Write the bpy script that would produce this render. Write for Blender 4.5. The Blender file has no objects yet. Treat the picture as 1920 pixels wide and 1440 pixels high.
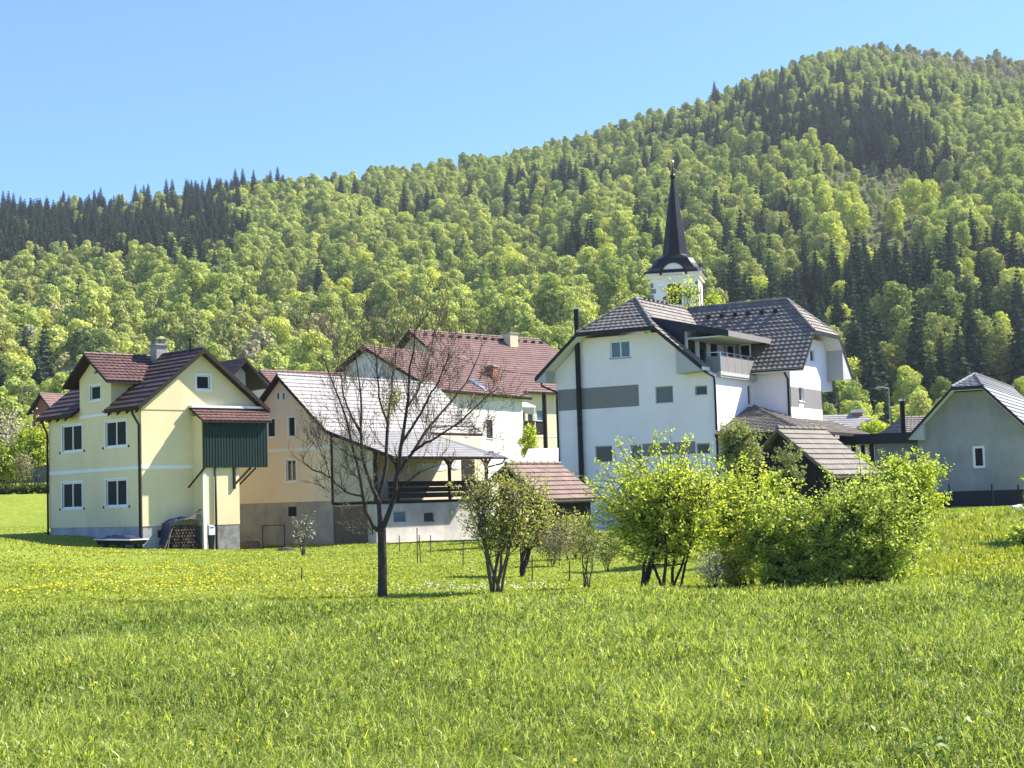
import bpy, bmesh, math, random
import numpy as np
from mathutils import Vector, Matrix
V = Vector
SC = bpy.context.scene
COL = SC.collection
R_ = math.radians
rnd = random.Random(7)

# ------------------------------------------------------------------ camera
F, HZ, ROLL, EYE = 3000.0, 940.0, 0.030, 2.0
PITCH = math.atan((HZ - 720) / F)
RM = Matrix.Rotation(math.pi / 2 + PITCH, 3, 'X') @ Matrix.Rotation(-ROLL, 3, 'Z')
CAMP = V((0, 0, EYE))
cam_d = bpy.data.cameras.new('camera')
cam = bpy.data.objects.new('camera', cam_d)
COL.objects.link(cam)
cam_d.sensor_width = 36
cam_d.lens = 36 * F / 1920
cam_d.clip_start = 0.2
cam_d.clip_end = 6000
cam.matrix_world = Matrix.Translation(CAMP) @ RM.to_4x4()
SC.camera = cam


def ray(u, v):
    return RM @ V(((u - 960) / F, (720 - v) / F, -1))


def at(u, v, Y):
    d = ray(u, v)
    return CAMP + d * (Y / d.y)


RT = RM.transposed()


def proj(p):
    q = RT @ (V(p) - CAMP)
    return (960 + F * q.x / -q.z, 720 - F * q.y / -q.z)


# ------------------------------------------------------------------ light
SC.view_settings.view_transform = 'Standard'
SC.view_settings.look = 'None'
SC.view_settings.gamma = 1
SC.view_settings.exposure = 1.38
SUN_EL, SUN_PHI = R_(45), R_(21)          # azimuth counted from +X towards +Y
w = bpy.data.worlds.new('World')
SC.world = w
w.use_nodes = True
nt = w.node_tree
sky = nt.nodes.new('ShaderNodeTexSky')
sky.sky_type = 'NISHITA'
sky.sun_disc = False
sky.sun_elevation = SUN_EL
sky.sun_rotation = math.pi / 2 - SUN_PHI
sky.altitude = 400
sky.air_density = 1.0
sky.dust_density = 0.0
sky.ozone_density = 4.0
tint = nt.nodes.new('ShaderNodeMix')
tint.data_type = 'RGBA'; tint.blend_type = 'MULTIPLY'
tint.inputs[0].default_value = 1
tint.inputs[7].default_value = (.61, .765, 1.0, 1)      # the deep clear blue of a dry spring day
nt.links.new(sky.outputs[0], tint.inputs[6])
nt.links.new(tint.outputs[2], nt.nodes['Background'].inputs[0])
nt.nodes['Background'].inputs[1].default_value = 0.098
sl = bpy.data.lights.new('sun', 'SUN')
sl.energy = 5.0
sl.angle = R_(0.53)
sl.color = (1.0, 0.93, 0.82)
so = bpy.data.objects.new('sun', sl)
COL.objects.link(so)
sdir = V((math.cos(SUN_EL) * math.cos(SUN_PHI), math.cos(SUN_EL) * math.sin(SUN_PHI), math.sin(SUN_EL)))
so.rotation_euler = (-sdir).to_track_quat('-Z', 'Y').to_euler()
so.location = (60, 40, 120)
cy = SC.cycles
cy.max_bounces = 6
cy.diffuse_bounces = 3
cy.glossy_bounces = 2
cy.transmission_bounces = 4
cy.transparent_max_bounces = 4
cy.volume_bounces = 0
cy.use_denoising = True
cy.caustics_reflective = False
cy.caustics_refractive = False
try:
    cy.use_fast_gi = False
except Exception:
    pass


# ------------------------------------------------------------------ materials
def srgb(h):
    h = h.lstrip('#')
    c = [int(h[i:i + 2], 16) / 255 for i in (0, 2, 4)]
    return tuple(x / 12.92 if x <= .04045 else ((x + .055) / 1.055) ** 2.4 for x in c)


def nmat(name):
    m = bpy.data.materials.new(name)
    m.use_nodes = True
    t = m.node_tree
    return m, t, t.nodes, t.links, t.nodes['Principled BSDF']


def N(ns, kind, **kw):
    n = ns.new('ShaderNode' + kind)
    for k, v in kw.items():
        if k in n.inputs:
            n.inputs[k].default_value = v
        else:
            setattr(n, k, v)
    return n


def mixc(ns, ln, fac, a, b, mode='MIX'):
    n = ns.new('ShaderNodeMix')
    n.data_type = 'RGBA'
    n.blend_type = mode
    for sock, val in ((n.inputs[0], fac), (n.inputs[6], a), (n.inputs[7], b)):
        if isinstance(val, bpy.types.NodeSocket):
            ln.new(val, sock)
        elif isinstance(val, (int, float)):
            sock.default_value = val
        else:
            sock.default_value = (*val[:3], 1)
    return n.outputs[2]


def ramp(ns, ln, fac, p0, p1):
    n = ns.new('ShaderNodeMapRange')
    ln.new(fac, n.inputs[0])
    n.inputs[1].default_value = p0
    n.inputs[2].default_value = p1
    return n.outputs[0]


def noise(ns, ln, co, scale, detail=4, rough=.6, stretch=None):
    n = N(ns, 'TexNoise', Scale=scale, Detail=detail, Roughness=rough)
    if stretch:
        mp = ns.new('ShaderNodeMapping')
        mp.inputs['Scale'].default_value = stretch
        ln.new(co, mp.inputs[0])
        co = mp.outputs[0]
    ln.new(co, n.inputs['Vector'])
    return n.outputs[0]


def plaster(name, c, c2=None, rough=.9, bump=.25, big=.35, streak=.25):
    m, t, ns, ln, b = nmat(name)
    co = ns.new('ShaderNodeTexCoord').outputs['Object']
    c2 = c2 or tuple(x * .82 for x in c)
    f1 = ramp(ns, ln, noise(ns, ln, co, big), .38, .68)
    col = mixc(ns, ln, f1, c, c2)
    f2 = ramp(ns, ln, noise(ns, ln, co, 2.2, 5, .7, (1, 1, .16)), .55, .85)
    k = ns.new('ShaderNodeMath'); k.operation = 'MULTIPLY'; k.inputs[1].default_value = streak
    ln.new(f2, k.inputs[0])
    col = mixc(ns, ln, k.outputs[0], col, tuple(x * .6 for x in c2))
    ln.new(col, b.inputs['Base Color'])
    b.inputs['Roughness'].default_value = rough
    b.inputs['Specular IOR Level'].default_value = .2
    bp = N(ns, 'Bump', Strength=bump, Distance=.02)
    ln.new(noise(ns, ln, co, 28, 3), bp.inputs['Height'])
    ln.new(bp.outputs[0], b.inputs['Normal'])
    return m


def tinted(name, c1, c2, rough=.7, spec=.3, moss=None, mossc=(.1, .1, .04), bump=0, dirt=.3, coat=0):
    """colour from the per-face tint, with noise weathering"""
    m, t, ns, ln, b = nmat(name)
    co = ns.new('ShaderNodeTexCoord').outputs['Object']
    a = ns.new('ShaderNodeAttribute'); a.attribute_name = 'tint'
    col = mixc(ns, ln, a.outputs['Fac'], c1, c2)
    f = ramp(ns, ln, noise(ns, ln, co, 1.1, 5, .7), .45, .75)
    k = ns.new('ShaderNodeMath'); k.operation = 'MULTIPLY'; k.inputs[1].default_value = dirt
    ln.new(f, k.inputs[0])
    col = mixc(ns, ln, k.outputs[0], col, mossc)
    ln.new(col, b.inputs['Base Color'])
    b.inputs['Roughness'].default_value = rough
    b.inputs['Specular IOR Level'].default_value = spec
    if bump:
        bp = N(ns, 'Bump', Strength=bump, Distance=.02)
        ln.new(noise(ns, ln, co, 20, 4), bp.inputs['Height'])
        ln.new(bp.outputs[0], b.inputs['Normal'])
    return m


def simple(name, c, rough=.6, metal=0, spec=.4, var=.2, scale=6, bump=.1):
    m, t, ns, ln, b = nmat(name)
    co = ns.new('ShaderNodeTexCoord').outputs['Object']
    n = noise(ns, ln, co, scale, 4)
    col = mixc(ns, ln, ramp(ns, ln, n, .3, .7), tuple(x * (1 - var) for x in c), tuple(min(1, x * (1 + var)) for x in c))
    ln.new(col, b.inputs['Base Color'])
    b.inputs['Roughness'].default_value = rough
    b.inputs['Metallic'].default_value = metal
    b.inputs['Specular IOR Level'].default_value = spec
    bp = N(ns, 'Bump', Strength=bump, Distance=.01)
    ln.new(n, bp.inputs['Height'])
    ln.new(bp.outputs[0], b.inputs['Normal'])
    return m


def wood(name, c, c2, axis=(9, 9, .4), rough=.8):
    m, t, ns, ln, b = nmat(name)
    co = ns.new('ShaderNodeTexCoord').outputs['Object']
    n = noise(ns, ln, co, 1.0, 5, .65, axis)
    a = ns.new('ShaderNodeAttribute'); a.attribute_name = 'tint'
    col = mixc(ns, ln, ramp(ns, ln, n, .3, .7), c, c2)
    col = mixc(ns, ln, a.outputs['Fac'], col, tuple(x * .6 for x in c))
    ln.new(col, b.inputs['Base Color'])
    b.inputs['Roughness'].default_value = rough
    b.inputs['Specular IOR Level'].default_value = .25
    bp = N(ns, 'Bump', Strength=.3, Distance=.01)
    ln.new(n, bp.inputs['Height'])
    ln.new(bp.outputs[0], b.inputs['Normal'])
    return m


def leafmat(name, c1, c2, c3=None, trans=.35, objvar=True, gloss=0, tcol=1.25):
    """leaves: per-leaf tint between c1 and c2, per-tree shift towards c3, light passing through"""
    m, t, ns, ln, b = nmat(name)
    ns.remove(b)
    a = ns.new('ShaderNodeAttribute'); a.attribute_name = 'tint'
    col = mixc(ns, ln, a.outputs['Fac'], c1, c2)
    if c3 and objvar:
        oi = ns.new('ShaderNodeObjectInfo')
        col = mixc(ns, ln, oi.outputs['Random'], col, c3)
    d = ns.new('ShaderNodeBsdfDiffuse'); ln.new(col, d.inputs[0])
    tr = ns.new('ShaderNodeBsdfTranslucent')
    tc = mixc(ns, ln, 1.0, col, (tcol, tcol * 1.05, tcol * .55), 'MULTIPLY')
    ln.new(tc, tr.inputs[0])
    mx = ns.new('ShaderNodeMixShader'); mx.inputs[0].default_value = trans
    ln.new(d.outputs[0], mx.inputs[1]); ln.new(tr.outputs[0], mx.inputs[2])
    out = mx.outputs[0]
    if gloss:
        g = ns.new('ShaderNodeBsdfGlossy'); g.inputs['Roughness'].default_value = .42
        g.inputs[0].default_value = (.9, .95, .85, 1)
        m2 = ns.new('ShaderNodeMixShader'); m2.inputs[0].default_value = gloss
        ln.new(out, m2.inputs[1]); ln.new(g.outputs[0], m2.inputs[2])
        out = m2.outputs[0]
    ln.new(out, ns['Material Output'].inputs[0])
    return m


def glassmat(name, c=(.02, .025, .03), rough=.06):
    m, t, ns, ln, b = nmat(name)
    b.inputs['Base Color'].default_value = (*c, 1)
    b.inputs['Roughness'].default_value = rough
    b.inputs['Specular IOR Level'].default_value = .3
    co = ns.new('ShaderNodeTexCoord').outputs['Object']
    bp = N(ns, 'Bump', Strength=.04, Distance=.02)
    ln.new(noise(ns, ln, co, 1.6, 2), bp.inputs['Height'])
    ln.new(bp.outputs[0], b.inputs['Normal'])
    return m


M = {}
M['yellow'] = plaster('yellow_plaster', (.80, .68, .42), (.71, .59, .36))
M['cream'] = plaster('cream_plaster', (.70, .62, .42))
M['infill'] = plaster('pale_panel', (.52, .48, .36), (.44, .41, .31))
M['orange'] = plaster('apricot_plaster', (.84, .68, .51), (.76, .60, .44), streak=.15)
M['white'] = plaster('white_plaster', (.87, .80, .83), (.79, .725, .75), streak=.22, bump=.15)
M['dirtywall'] = plaster('dirty_old_wall', (.50, .48, .45), (.33, .32, .30), big=.8, streak=.6)
M['offwhite'] = plaster('old_white_plaster', (.72, .70, .67), (.62, .60, .56))
M['greyband'] = plaster('grey_band_plaster', (.235, .225, .22), (.21, .2, .2), streak=.05)
M['greyplaster'] = plaster('grey_render_coat', (.33, .325, .33), (.23, .225, .235), big=.5, streak=.5)
M['concrete'] = plaster('old_concrete', (.40, .37, .33), (.25, .23, .21), big=.7, streak=.6, bump=.5)
M['plinth'] = plaster('plinth_concrete', (.42, .42, .42), (.30, .30, .31), big=.9, streak=.45, bump=.4)
M['stoneplinth'] = plaster('rough_stone_plinth', (.30, .29, .29), (.15, .15, .15), big=3, streak=.6, bump=1)
M['trim'] = plaster('white_trim_paint', (.82, .82, .80), (.76, .76, .74), streak=.05, bump=.05)
M['pvc'] = simple('white_window_plastic', (.80, .80, .80), .35, var=.03, bump=.02)
M['sillgrey'] = simple('grey_window_plastic', (.30, .31, .32), .4, var=.05)
M['darkmetal'] = simple('dark_brown_metal', (.018, .015, .015), .5, var=.15, spec=.2)
M['blackmetal'] = simple('black_metal', (.009, .010, .013), .5, var=.15, spec=.2)
M['bluemetal'] = simple('dark_anthracite_sheet', (.008, .013, .024), .42, var=.12, spec=.25)
M['steel'] = simple('brushed_steel', (.55, .56, .58), .35, metal=.8, var=.06)
M['greysheet'] = simple('grey_roof_sheet', (.15, .145, .14), .5, var=.12, scale=2)
M['soffit'] = simple('white_soffit_boards', (.70, .70, .68), .6, var=.04)
M['soffitgrey'] = simple('grey_soffit', (.42, .42, .41), .7, var=.05)
M['tarp'] = simple('white_tarp', (.75, .78, .80), .5, var=.06, scale=3, bump=.4)
M['bluetarp'] = simple('dark_blue_tarp', (.02, .03, .07), .45, var=.3, scale=3, bump=.5)
M['gold'] = simple('gilded_metal', (.75, .5, .18), .3, metal=.9, var=.1)
M['skin_rod'] = simple('rusty_rod', (.06, .045, .035), .8, var=.3)
M['cable'] = simple('cable_black', (.10, .10, .11), .6)
M['terracotta'] = simple('terracotta', (.22, .09, .06), .85, var=.3)
M['brick'] = simple('chimney_brick', (.26, .10, .07), .9, var=.35, scale=9)
M['mailwhite'] = simple('box_white', (.72, .73, .74), .5, var=.05)
M['greendark'] = wood('green_painted_boards', (.006, .027, .022), (.010, .036, .029), (6, 6, .3), .55)
M['browwood'] = wood('dark_brown_wood', (.026, .017, .013), (.045, .031, .024))
M['greywood'] = wood('weathered_wood', (.20, .16, .12), (.12, .095, .075))
M['blackwood'] = wood('blackened_boards', (.014, .012, .011), (.028, .024, .021))
M['logs'] = wood('split_firewood', (.09, .07, .052), (.035, .028, .023), (5, 5, 5))
M['roofbrown'] = tinted('dark_brown_tiles', (.052, .031, .030), (.095, .058, .053), .55, .4, mossc=(.05, .045, .04))
M['roofred'] = tinted('red_brown_tiles', (.155, .085, .073), (.235, .135, .115), .55, .4, mossc=(.10, .07, .06))
M['roofreddark'] = tinted('dark_red_tiles', (.085, .045, .040), (.15, .078, .068), .55, .4, mossc=(.09, .06, .05))
M['roofgrey'] = tinted('grey_brown_tiles', (.15, .13, .113), (.26, .228, .20), .6, .35, mossc=(.07, .07, .06))
M['roofcharcoal'] = tinted('charcoal_tiles', (.15, .15, .16), (.24, .24, .255), .5, .5, mossc=(.07, .07, .07), dirt=.2)
M['roofasb'] = tinted('pale_weathered_slates', (.26, .25, .24), (.38, .365, .35), .5, .5, mossc=(.24, .22, .18), dirt=.4)
M['roofshed'] = tinted('old_shed_tiles', (.17, .105, .085), (.28, .185, .15), .6, .4, mossc=(.13, .12, .06), dirt=.6)
M['roofshedgrey'] = tinted('weathered_grey_tiles', (.13, .11, .09), (.20, .17, .14), .6, .35, mossc=(.12, .12, .08), dirt=.5)
M['spire'] = tinted('black_spire_sheet', (.005, .0055, .008), (.012, .0125, .016), .42, .25, dirt=.1)
M['glass'] = glassmat('window_glass')
M['glassblue'] = glassmat('window_glass_blind', (.10, .16, .22), .12)
M['glassgrey'] = glassmat('window_glass_grey', (.10, .11, .115), .15)
M['shutter'] = simple('black_green_shutter', (.012, .017, .015), .7, var=.15, spec=.15)
M['darkroom'] = simple('dark_interior', (.012, .011, .010), .9)
M['bark'] = wood('dark_bark', (.045, .034, .029), (.11, .088, .074), (7, 7, 1.2), .9)
M['twig'] = wood('reddish_twigs', (.085, .055, .045), (.15, .105, .085), (7, 7, 1.2), .9)
M['barkpale'] = wood('grey_bark', (.10, .085, .07), (.17, .15, .125), (7, 7, 1.2), .9)


# ------------------------------------------------------------------ mesh building
class MB:
    def __init__(s):
        s.v, s.f, s.t, s.sm = [], [], [], []

    def face(s, pts, tint=.5):
        i = len(s.v)
        s.v += [tuple(p) for p in pts]
        s.f.append(tuple(range(i, i + len(pts))))
        s.t.append(tint)

    def solid(s, verts, faces, tint=.5):
        i = len(s.v)
        s.v += [tuple(p) for p in verts]
        for f in faces:
            s.f.append(tuple(k + i for k in f))
            s.t.append(tint)

    def box(s, x0, x1, y0, y1, z0, z1, tint=.5):
        if x0 > x1: x0, x1 = x1, x0
        if y0 > y1: y0, y1 = y1, y0
        if z0 > z1: z0, z1 = z1, z0
        s.solid([(x0, y0, z0), (x1, y0, z0), (x1, y1, z0), (x0, y1, z0), (x0, y0, z1), (x1, y0, z1), (x1, y1, z1), (x0, y1, z1)],
                [(3, 2, 1, 0), (4, 5, 6, 7), (0, 1, 5, 4), (1, 2, 6, 5), (2, 3, 7, 6), (3, 0, 4, 7)], tint)

    def hexa(s, a, b, tint=.5):
        """a solid between two matching polygons"""
        n = len(a)
        s.solid(list(a) + list(b), [tuple(range(n))[::-1], tuple(range(n, 2 * n))] +
                [(i, (i + 1) % n, n + (i + 1) % n, n + i) for i in range(n)], tint)

    def bar(s, p, q, w=.05, h=None, tint=.5):
        p, q = V(p), V(q)
        d = (q - p).normalized()
        up = V((0, 0, 1)) if abs(d.z) < .95 else V((0, 1, 0))
        a = d.cross(up).normalized() * (w / 2)
        c = d.cross(a).normalized() * ((h or w) / 2)
        s.hexa([p - a - c, p + a - c, p + a + c, p - a + c], [q - a - c, q + a - c, q + a + c, q - a + c], tint)

    def tube(s, pts, rad, n=8, tint=.5, cap=True):
        pts = [V(p) for p in pts]
        if not isinstance(rad, (list, tuple)): rad = [rad] * len(pts)
        i0 = len(s.v)
        prev = None
        for k, p in enumerate(pts):
            d = (pts[min(k + 1, len(pts) - 1)] - pts[max(k - 1, 0)])
            d = d.normalized() if d.length > 1e-9 else V((0, 0, 1))
            if prev is None:
                up = V((0, 0, 1)) if abs(d.z) < .9 else V((1, 0, 0))
                a = d.cross(up).normalized()
            else:
                a = (prev - d * prev.dot(d)).normalized()
            prev = a
            b = d.cross(a)
            for j in range(n):
                g = 2 * math.pi * j / n
                s.v.append(tuple(p + (a * math.cos(g) + b * math.sin(g)) * rad[k]))
        for k in range(len(pts) - 1):
            for j in range(n):
                j2 = (j + 1) % n
                s.f.append((i0 + k * n + j, i0 + k * n + j2, i0 + (k + 1) * n + j2, i0 + (k + 1) * n + j))
                s.t.append(tint)
        if cap:
            s.f.append(tuple(i0 + j for j in range(n))[::-1]); s.t.append(tint)
            e = i0 + (len(pts) - 1) * n
            s.f.append(tuple(e + j for j in range(n))); s.t.append(tint)

    def slab(s, quad, t, drop=.0):
        """a thin solid under a roof plane, quad = e0, e1, r1, r0"""
        a = [V(p) - V((0, 0, drop)) for p in quad]
        s.hexa([p - V((0, 0, t)) for p in a], a)

    def tiles(s, e0, e1, r1, r0, course=.36, colw=.30, amp=.03, step=.045, rng=None, sub=4):
        """a roof plane laid in stepped courses of profiled tiles (eave e0-e1, ridge r0-r1)"""
        rng = rng or rnd
        e0, e1, r1, r0 = V(e0), V(e1), V(r1), V(r0)
        nrm = (e1 - e0).cross((r0 + r1) / 2 - (e0 + e1) / 2)
        if nrm.length < 1e-6: nrm = V((0, 0, 1))
        nrm.normalize()
        if nrm.z < 0: nrm = -nrm
        sl = ((r0 + r1) / 2 - (e0 + e1) / 2).length
        n = max(2, int(round(sl / course)))
        al = (e1 - e0).normalized()
        prof = [0, .55, 1, .55] if sub == 4 else [0, 1]
        for k in range(n):
            s0, s1 = k / n, (k + 1) / n + .0
            A0, A1 = e0.lerp(r0, s0), e1.lerp(r1, s0)
            B0, B1 = e0.lerp(r0, s1), e1.lerp(r1, s1)
            L = (A1 - A0).length
            m = max(1, int(round(L / colw)) * sub)
            i0 = len(s.v)
            off = rng.uniform(-.006, .006)
            base = (A0 - e0).dot(al)
            for j in range(m + 1):
                f = j / m
                h = amp * prof[j % sub] if L > .3 else 0
                lo, hi = A0.lerp(A1, f), B0.lerp(B1, f)
                s.v.append(tuple(lo + nrm * (.0)))
                s.v.append(tuple(lo + nrm * (step + off + h)))
                s.v.append(tuple(hi + nrm * (.004 + h * .5)))
            tt = [min(1, max(0, rng.gauss(.45, .22))) for _ in range(m // sub + 1)]
            for j in range(m):
                a = i0 + 3 * j
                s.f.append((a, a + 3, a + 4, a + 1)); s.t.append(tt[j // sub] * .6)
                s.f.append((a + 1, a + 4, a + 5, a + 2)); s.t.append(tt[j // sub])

    def each(s, name, mats, parent=None, smooth=False):
        """every separate solid collected so far becomes an object of its own"""
        up = list(range(len(s.v)))

        def find(i):
            while up[i] != i:
                up[i] = up[up[i]]; i = up[i]
            return i
        for f in s.f:
            for k in f[1:]: up[find(k)] = find(f[0])
        groups = {}
        for f, t in zip(s.f, s.t): groups.setdefault(find(f[0]), []).append((f, t))
        out = []
        for fs in groups.values():
            m = MB(); ids = {}
            for f, t in fs:
                g = []
                for k in f:
                    if k not in ids: ids[k] = len(m.v); m.v.append(s.v[k])
                    g.append(ids[k])
                m.f.append(tuple(g)); m.t.append(t)
            out.append(m.build(name, mats, parent, smooth))
        return out

    def build(s, name, mats, parent=None, smooth=False):
        me = bpy.data.meshes.new(name)
        me.from_pydata(s.v, [], s.f)
        at_ = me.attributes.new('tint', 'FLOAT', 'FACE')
        at_.data.foreach_set('value', s.t)
        for m in (mats if isinstance(mats, (list, tuple)) else [mats]):
            me.materials.append(m)
        if smooth:
            me.polygons.foreach_set('use_smooth', [True] * len(me.polygons))
        me.update()
        o = bpy.data.objects.new(name, me)
        COL.objects.link(o)
        if parent: o.parent = parent
        return o


def fixn(o):
    bm = bmesh.new(); bm.from_mesh(o.data)
    bmesh.ops.remove_doubles(bm, verts=bm.verts, dist=1e-5)
    bmesh.ops.recalc_face_normals(bm, faces=bm.faces)
    bm.to_mesh(o.data); bm.free()
    return o


def np_mesh(name, verts, faces, tint, mat, parent=None, mats=None, midx=None, smooth=False):
    """a big mesh of quads or triangles straight from arrays"""
    verts = np.asarray(verts, np.float32); faces = np.asarray(faces, np.int32)
    n, k = faces.shape
    me = bpy.data.meshes.new(name)
    me.vertices.add(len(verts)); me.vertices.foreach_set('co', verts.ravel())
    me.loops.add(n * k); me.loops.foreach_set('vertex_index', faces.ravel())
    me.polygons.add(n)
    me.polygons.foreach_set('loop_start', np.arange(0, n * k, k, dtype=np.int32))
    me.polygons.foreach_set('loop_total', np.full(n, k, np.int32))
    if midx is not None: me.polygons.foreach_set('material_index', np.asarray(midx, np.int32))
    if smooth: me.polygons.foreach_set('use_smooth', np.ones(n, bool))
    a = me.attributes.new('tint', 'FLOAT', 'FACE')
    a.data.foreach_set('value', np.asarray(tint, np.float32))
    for m in (mats or [mat]): me.materials.append(m)
    me.update(calc_edges=True)
    me.validate()
    o = bpy.data.objects.new(name, me)
    COL.objects.link(o)
    if parent: o.parent = parent
    return o


def empty(name, loc, rz=0):
    o = bpy.data.objects.new(name, None)
    COL.objects.link(o)
    o.location = loc
    o.rotation_euler = (0, 0, rz)
    o.empty_display_size = .5
    return o


def tag(o, label=None, cat=None, group=None, kind=None):
    if label: o['label'] = label
    if cat: o['category'] = cat
    if group: o['group'] = group
    if kind: o['kind'] = kind
    return o


def copy_tree(o, parent=None):
    c = o.copy(); COL.objects.link(c)
    if parent: c.parent = parent
    for ch in list(o.children): copy_tree(ch, c)
    return c


def cut(o, boxes):
    """recess the window openings into a wall"""
    if not boxes: return o
    fixn(o)
    mb = MB()
    for b in boxes: mb.box(*b)
    c = mb.build('cutter', [], o.parent)
    bpy.context.view_layer.update()
    md = o.modifiers.new('cut', 'BOOLEAN')
    md.object = c; md.operation = 'DIFFERENCE'; md.solver = 'EXACT'
    dg = bpy.context.evaluated_depsgraph_get()
    me = bpy.data.meshes.new_from_object(o.evaluated_get(dg))
    o.modifiers.clear()
    old = o.data
    o.data = me
    me.name = old.name
    cm = c.data
    bpy.data.objects.remove(c); bpy.data.meshes.remove(cm); bpy.data.meshes.remove(old)
    return o


class Fr:
    """a building's own frame: origin at its near corner, x along the front, y going away"""
    def __init__(s, O, deg):
        s.O, s.th = V(O), R_(deg)
        c, k = math.cos(s.th), math.sin(s.th)
        s.ex, s.ey = V((c, k, 0)), V((-k, c, 0))

    def loc(s, p):
        d = V(p) - s.O
        return V((d.dot(s.ex), d.dot(s.ey), d.z))

    def wor(s, x, y, z=0):
        return s.O + s.ex * x + s.ey * y + V((0, 0, z))

    def onX(s, u, v, y=0):
        d = ray(u, v); t = (y - (CAMP - s.O).dot(s.ey)) / d.dot(s.ey)
        q = s.loc(CAMP + d * t); return q.x, q.z

    def onY(s, u, v, x=0):
        d = ray(u, v); t = (x - (CAMP - s.O).dot(s.ex)) / d.dot(s.ex)
        q = s.loc(CAMP + d * t); return q.y, q.z

    def thing(s, name, label, cat, group=None):
        return tag(empty(name, s.O, s.th), label, cat, group)


FACES = {'F': (V((1, 0, 0)), V((0, -1, 0))), 'R': (V((0, 1, 0)), V((1, 0, 0))), 'L': (V((0, 1, 0)), V((-1, 0, 0)))}


def fbox(mb, face, off, s0, s1, z0, z1, n0, n1, tint=.5):
    """box on a facade: s along it, n outward from it (off = the facade's plane)"""
    sd, n = FACES[face]
    if face == 'F': mb.box(s0, s1, off - n0, off - n1, z0, z1, tint)
    elif face == 'R': mb.box(off + n0, off + n1, s0, s1, z0, z1, tint)
    else: mb.box(off - n0, off - n1, s0, s1, z0, z1, tint)


def cutbox(face, off, s0, s1, z0, z1, d=.22):
    if face == 'F': return (s0, s1, off - .3, off + d, z0, z1)
    if face == 'R': return (off - d, off + .3, s0, s1, z0, z1)
    return (off - .3, off + d, s0, s1, z0, z1)


def window(root, cuts, face, off, s0, s1, z0, z1, frame='pvc', glass='glass', trim=None, sill=None, mull=1, fw=.06, dep=.12, tw=.1, shutterdogs=False):
    """recessed casement: window (frame bars) > pane, trim, sill"""
    if s0 > s1: s0, s1 = s1, s0
    if z0 > z1: z0, z1 = z1, z0
    cuts.append(cutbox(face, off, s0, s1, z0, z1))
    m = MB()
    a, b = -dep, -dep + .06
    fbox(m, face, off, s0, s0 + fw, z0, z1, a, b); fbox(m, face, off, s1 - fw, s1, z0, z1, a, b)
    fbox(m, face, off, s0 + fw, s1 - fw, z1 - fw, z1, a, b); fbox(m, face, off, s0 + fw, s1 - fw, z0, z0 + fw, a, b)
    for k in range(1, mull + 1):
        c = s0 + (s1 - s0) * k / (mull + 1)
        fbox(m, face, off, c - fw * .55, c + fw * .55, z0 + fw, z1 - fw, a, b)
    w_ = m.build('window', M[frame], root)
    g = MB(); fbox(g, face, off, s0 + fw * .5, s1 - fw * .5, z0 + fw * .5, z1 - fw * .5, a - .02, a + .02)
    g.build('pane', M[glass], w_)
    if trim:
        t = MB()
        fbox(t, face, off, s0 - tw, s0, z0 - tw, z1 + tw, -.05, .025); fbox(t, face, off, s1, s1 + tw, z0 - tw, z1 + tw, -.05, .025)
        fbox(t, face, off, s0, s1, z1, z1 + tw, -.05, .025); fbox(t, face, off, s0, s1, z0 - tw, z0, -.05, .025)
        t.build('trim', M[trim], w_)
    if sill:
        t = MB(); fbox(t, face, off, s0 - .06, s1 + .06, z0 - .05, z0 + .004, -.1, .06)
        t.build('sill', M[sill], w_)
    return w_


# ------------------------------------------------------------------ terrain
GP = [(-12, 0, 0), (0, 0, 0), (12, 0, 0), (-12, 15, 0), (0, 15, 0), (12, 15, 0), (-8, 28, .02), (0, 28, 0), (8, 28, 0), (-30, 10, .3), (30, 10, .4),
      (-11.5, 36, .25), (-6, 36, .05), (0, 36, -.02), (5, 36, -.02), (9, 35, .12), (11.6, 37, .17), (10.3, 40, .36), (13.6, 46, .67), (16.3, 55, 1.08), (14.5, 55, 1.15),
      (20, 50, 1.2), (22, 42, .9), (23, 80, 1.05), (18, 72, 1.05), (28, 80, 1.1), (-14.4, 45, .6), (-18.6, 59, 1.35), (-21, 59, 1.6), (-16.6, 60, .35), (-19.5, 66, .7), (-26, 62, 1.5),
      (-10, 46, 0), (-5, 50, -.05), (0, 52, -.05), (-12, 56, .02), (-8, 66, .02), (-15, 66, .0), (-18.2, 77, .1), (-20, 76, .5), (-24.4, 83, .95), (-27, 76, 1.2), (-14.3, 82, -.1), (-12, 78, 0),
      (-8, 84, .05), (-3, 90, -.25), (0, 80, .1), (4, 62, .2), (8, 64, .4), (12, 62, .7), (6, 78, .5), (14, 80, .7), (3, 45, -.25), (6, 44, -.2), (9, 44, .1),
      (-29, 95, 1.45), (-37, 120, 3.5), (-44, 118, 3.7), (-38, 126, 4.6), (-46, 126, 4.8), (-42, 150, 5), (-60, 120, 4.2), (-16, 110, 1.0), (0, 115, 1.2), (16, 110, 1.2), (30, 115, 1.5), (30, 160, 3), (0, 160, 2.5), (-30, 160, 4.5), (60, 100, 2)]
GA = np.array(GP)
RT_U = [-1400, -300, 0, 150, 300, 480, 640, 800, 1000, 1200, 1300, 1400, 1460, 1530, 1600, 1680, 1750, 1850, 1920, 2200, 3200]
RT_V = [520, 435, 408, 396, 372, 342, 322, 303, 272, 218, 192, 157, 132, 107, 93, 85, 98, 120, 124, 180, 400]
RR_U = [-1400, 0, 600, 1200, 1680, 1920, 3200]
RR_R = [800, 800, 830, 900, 1000, 1000, 950]


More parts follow.
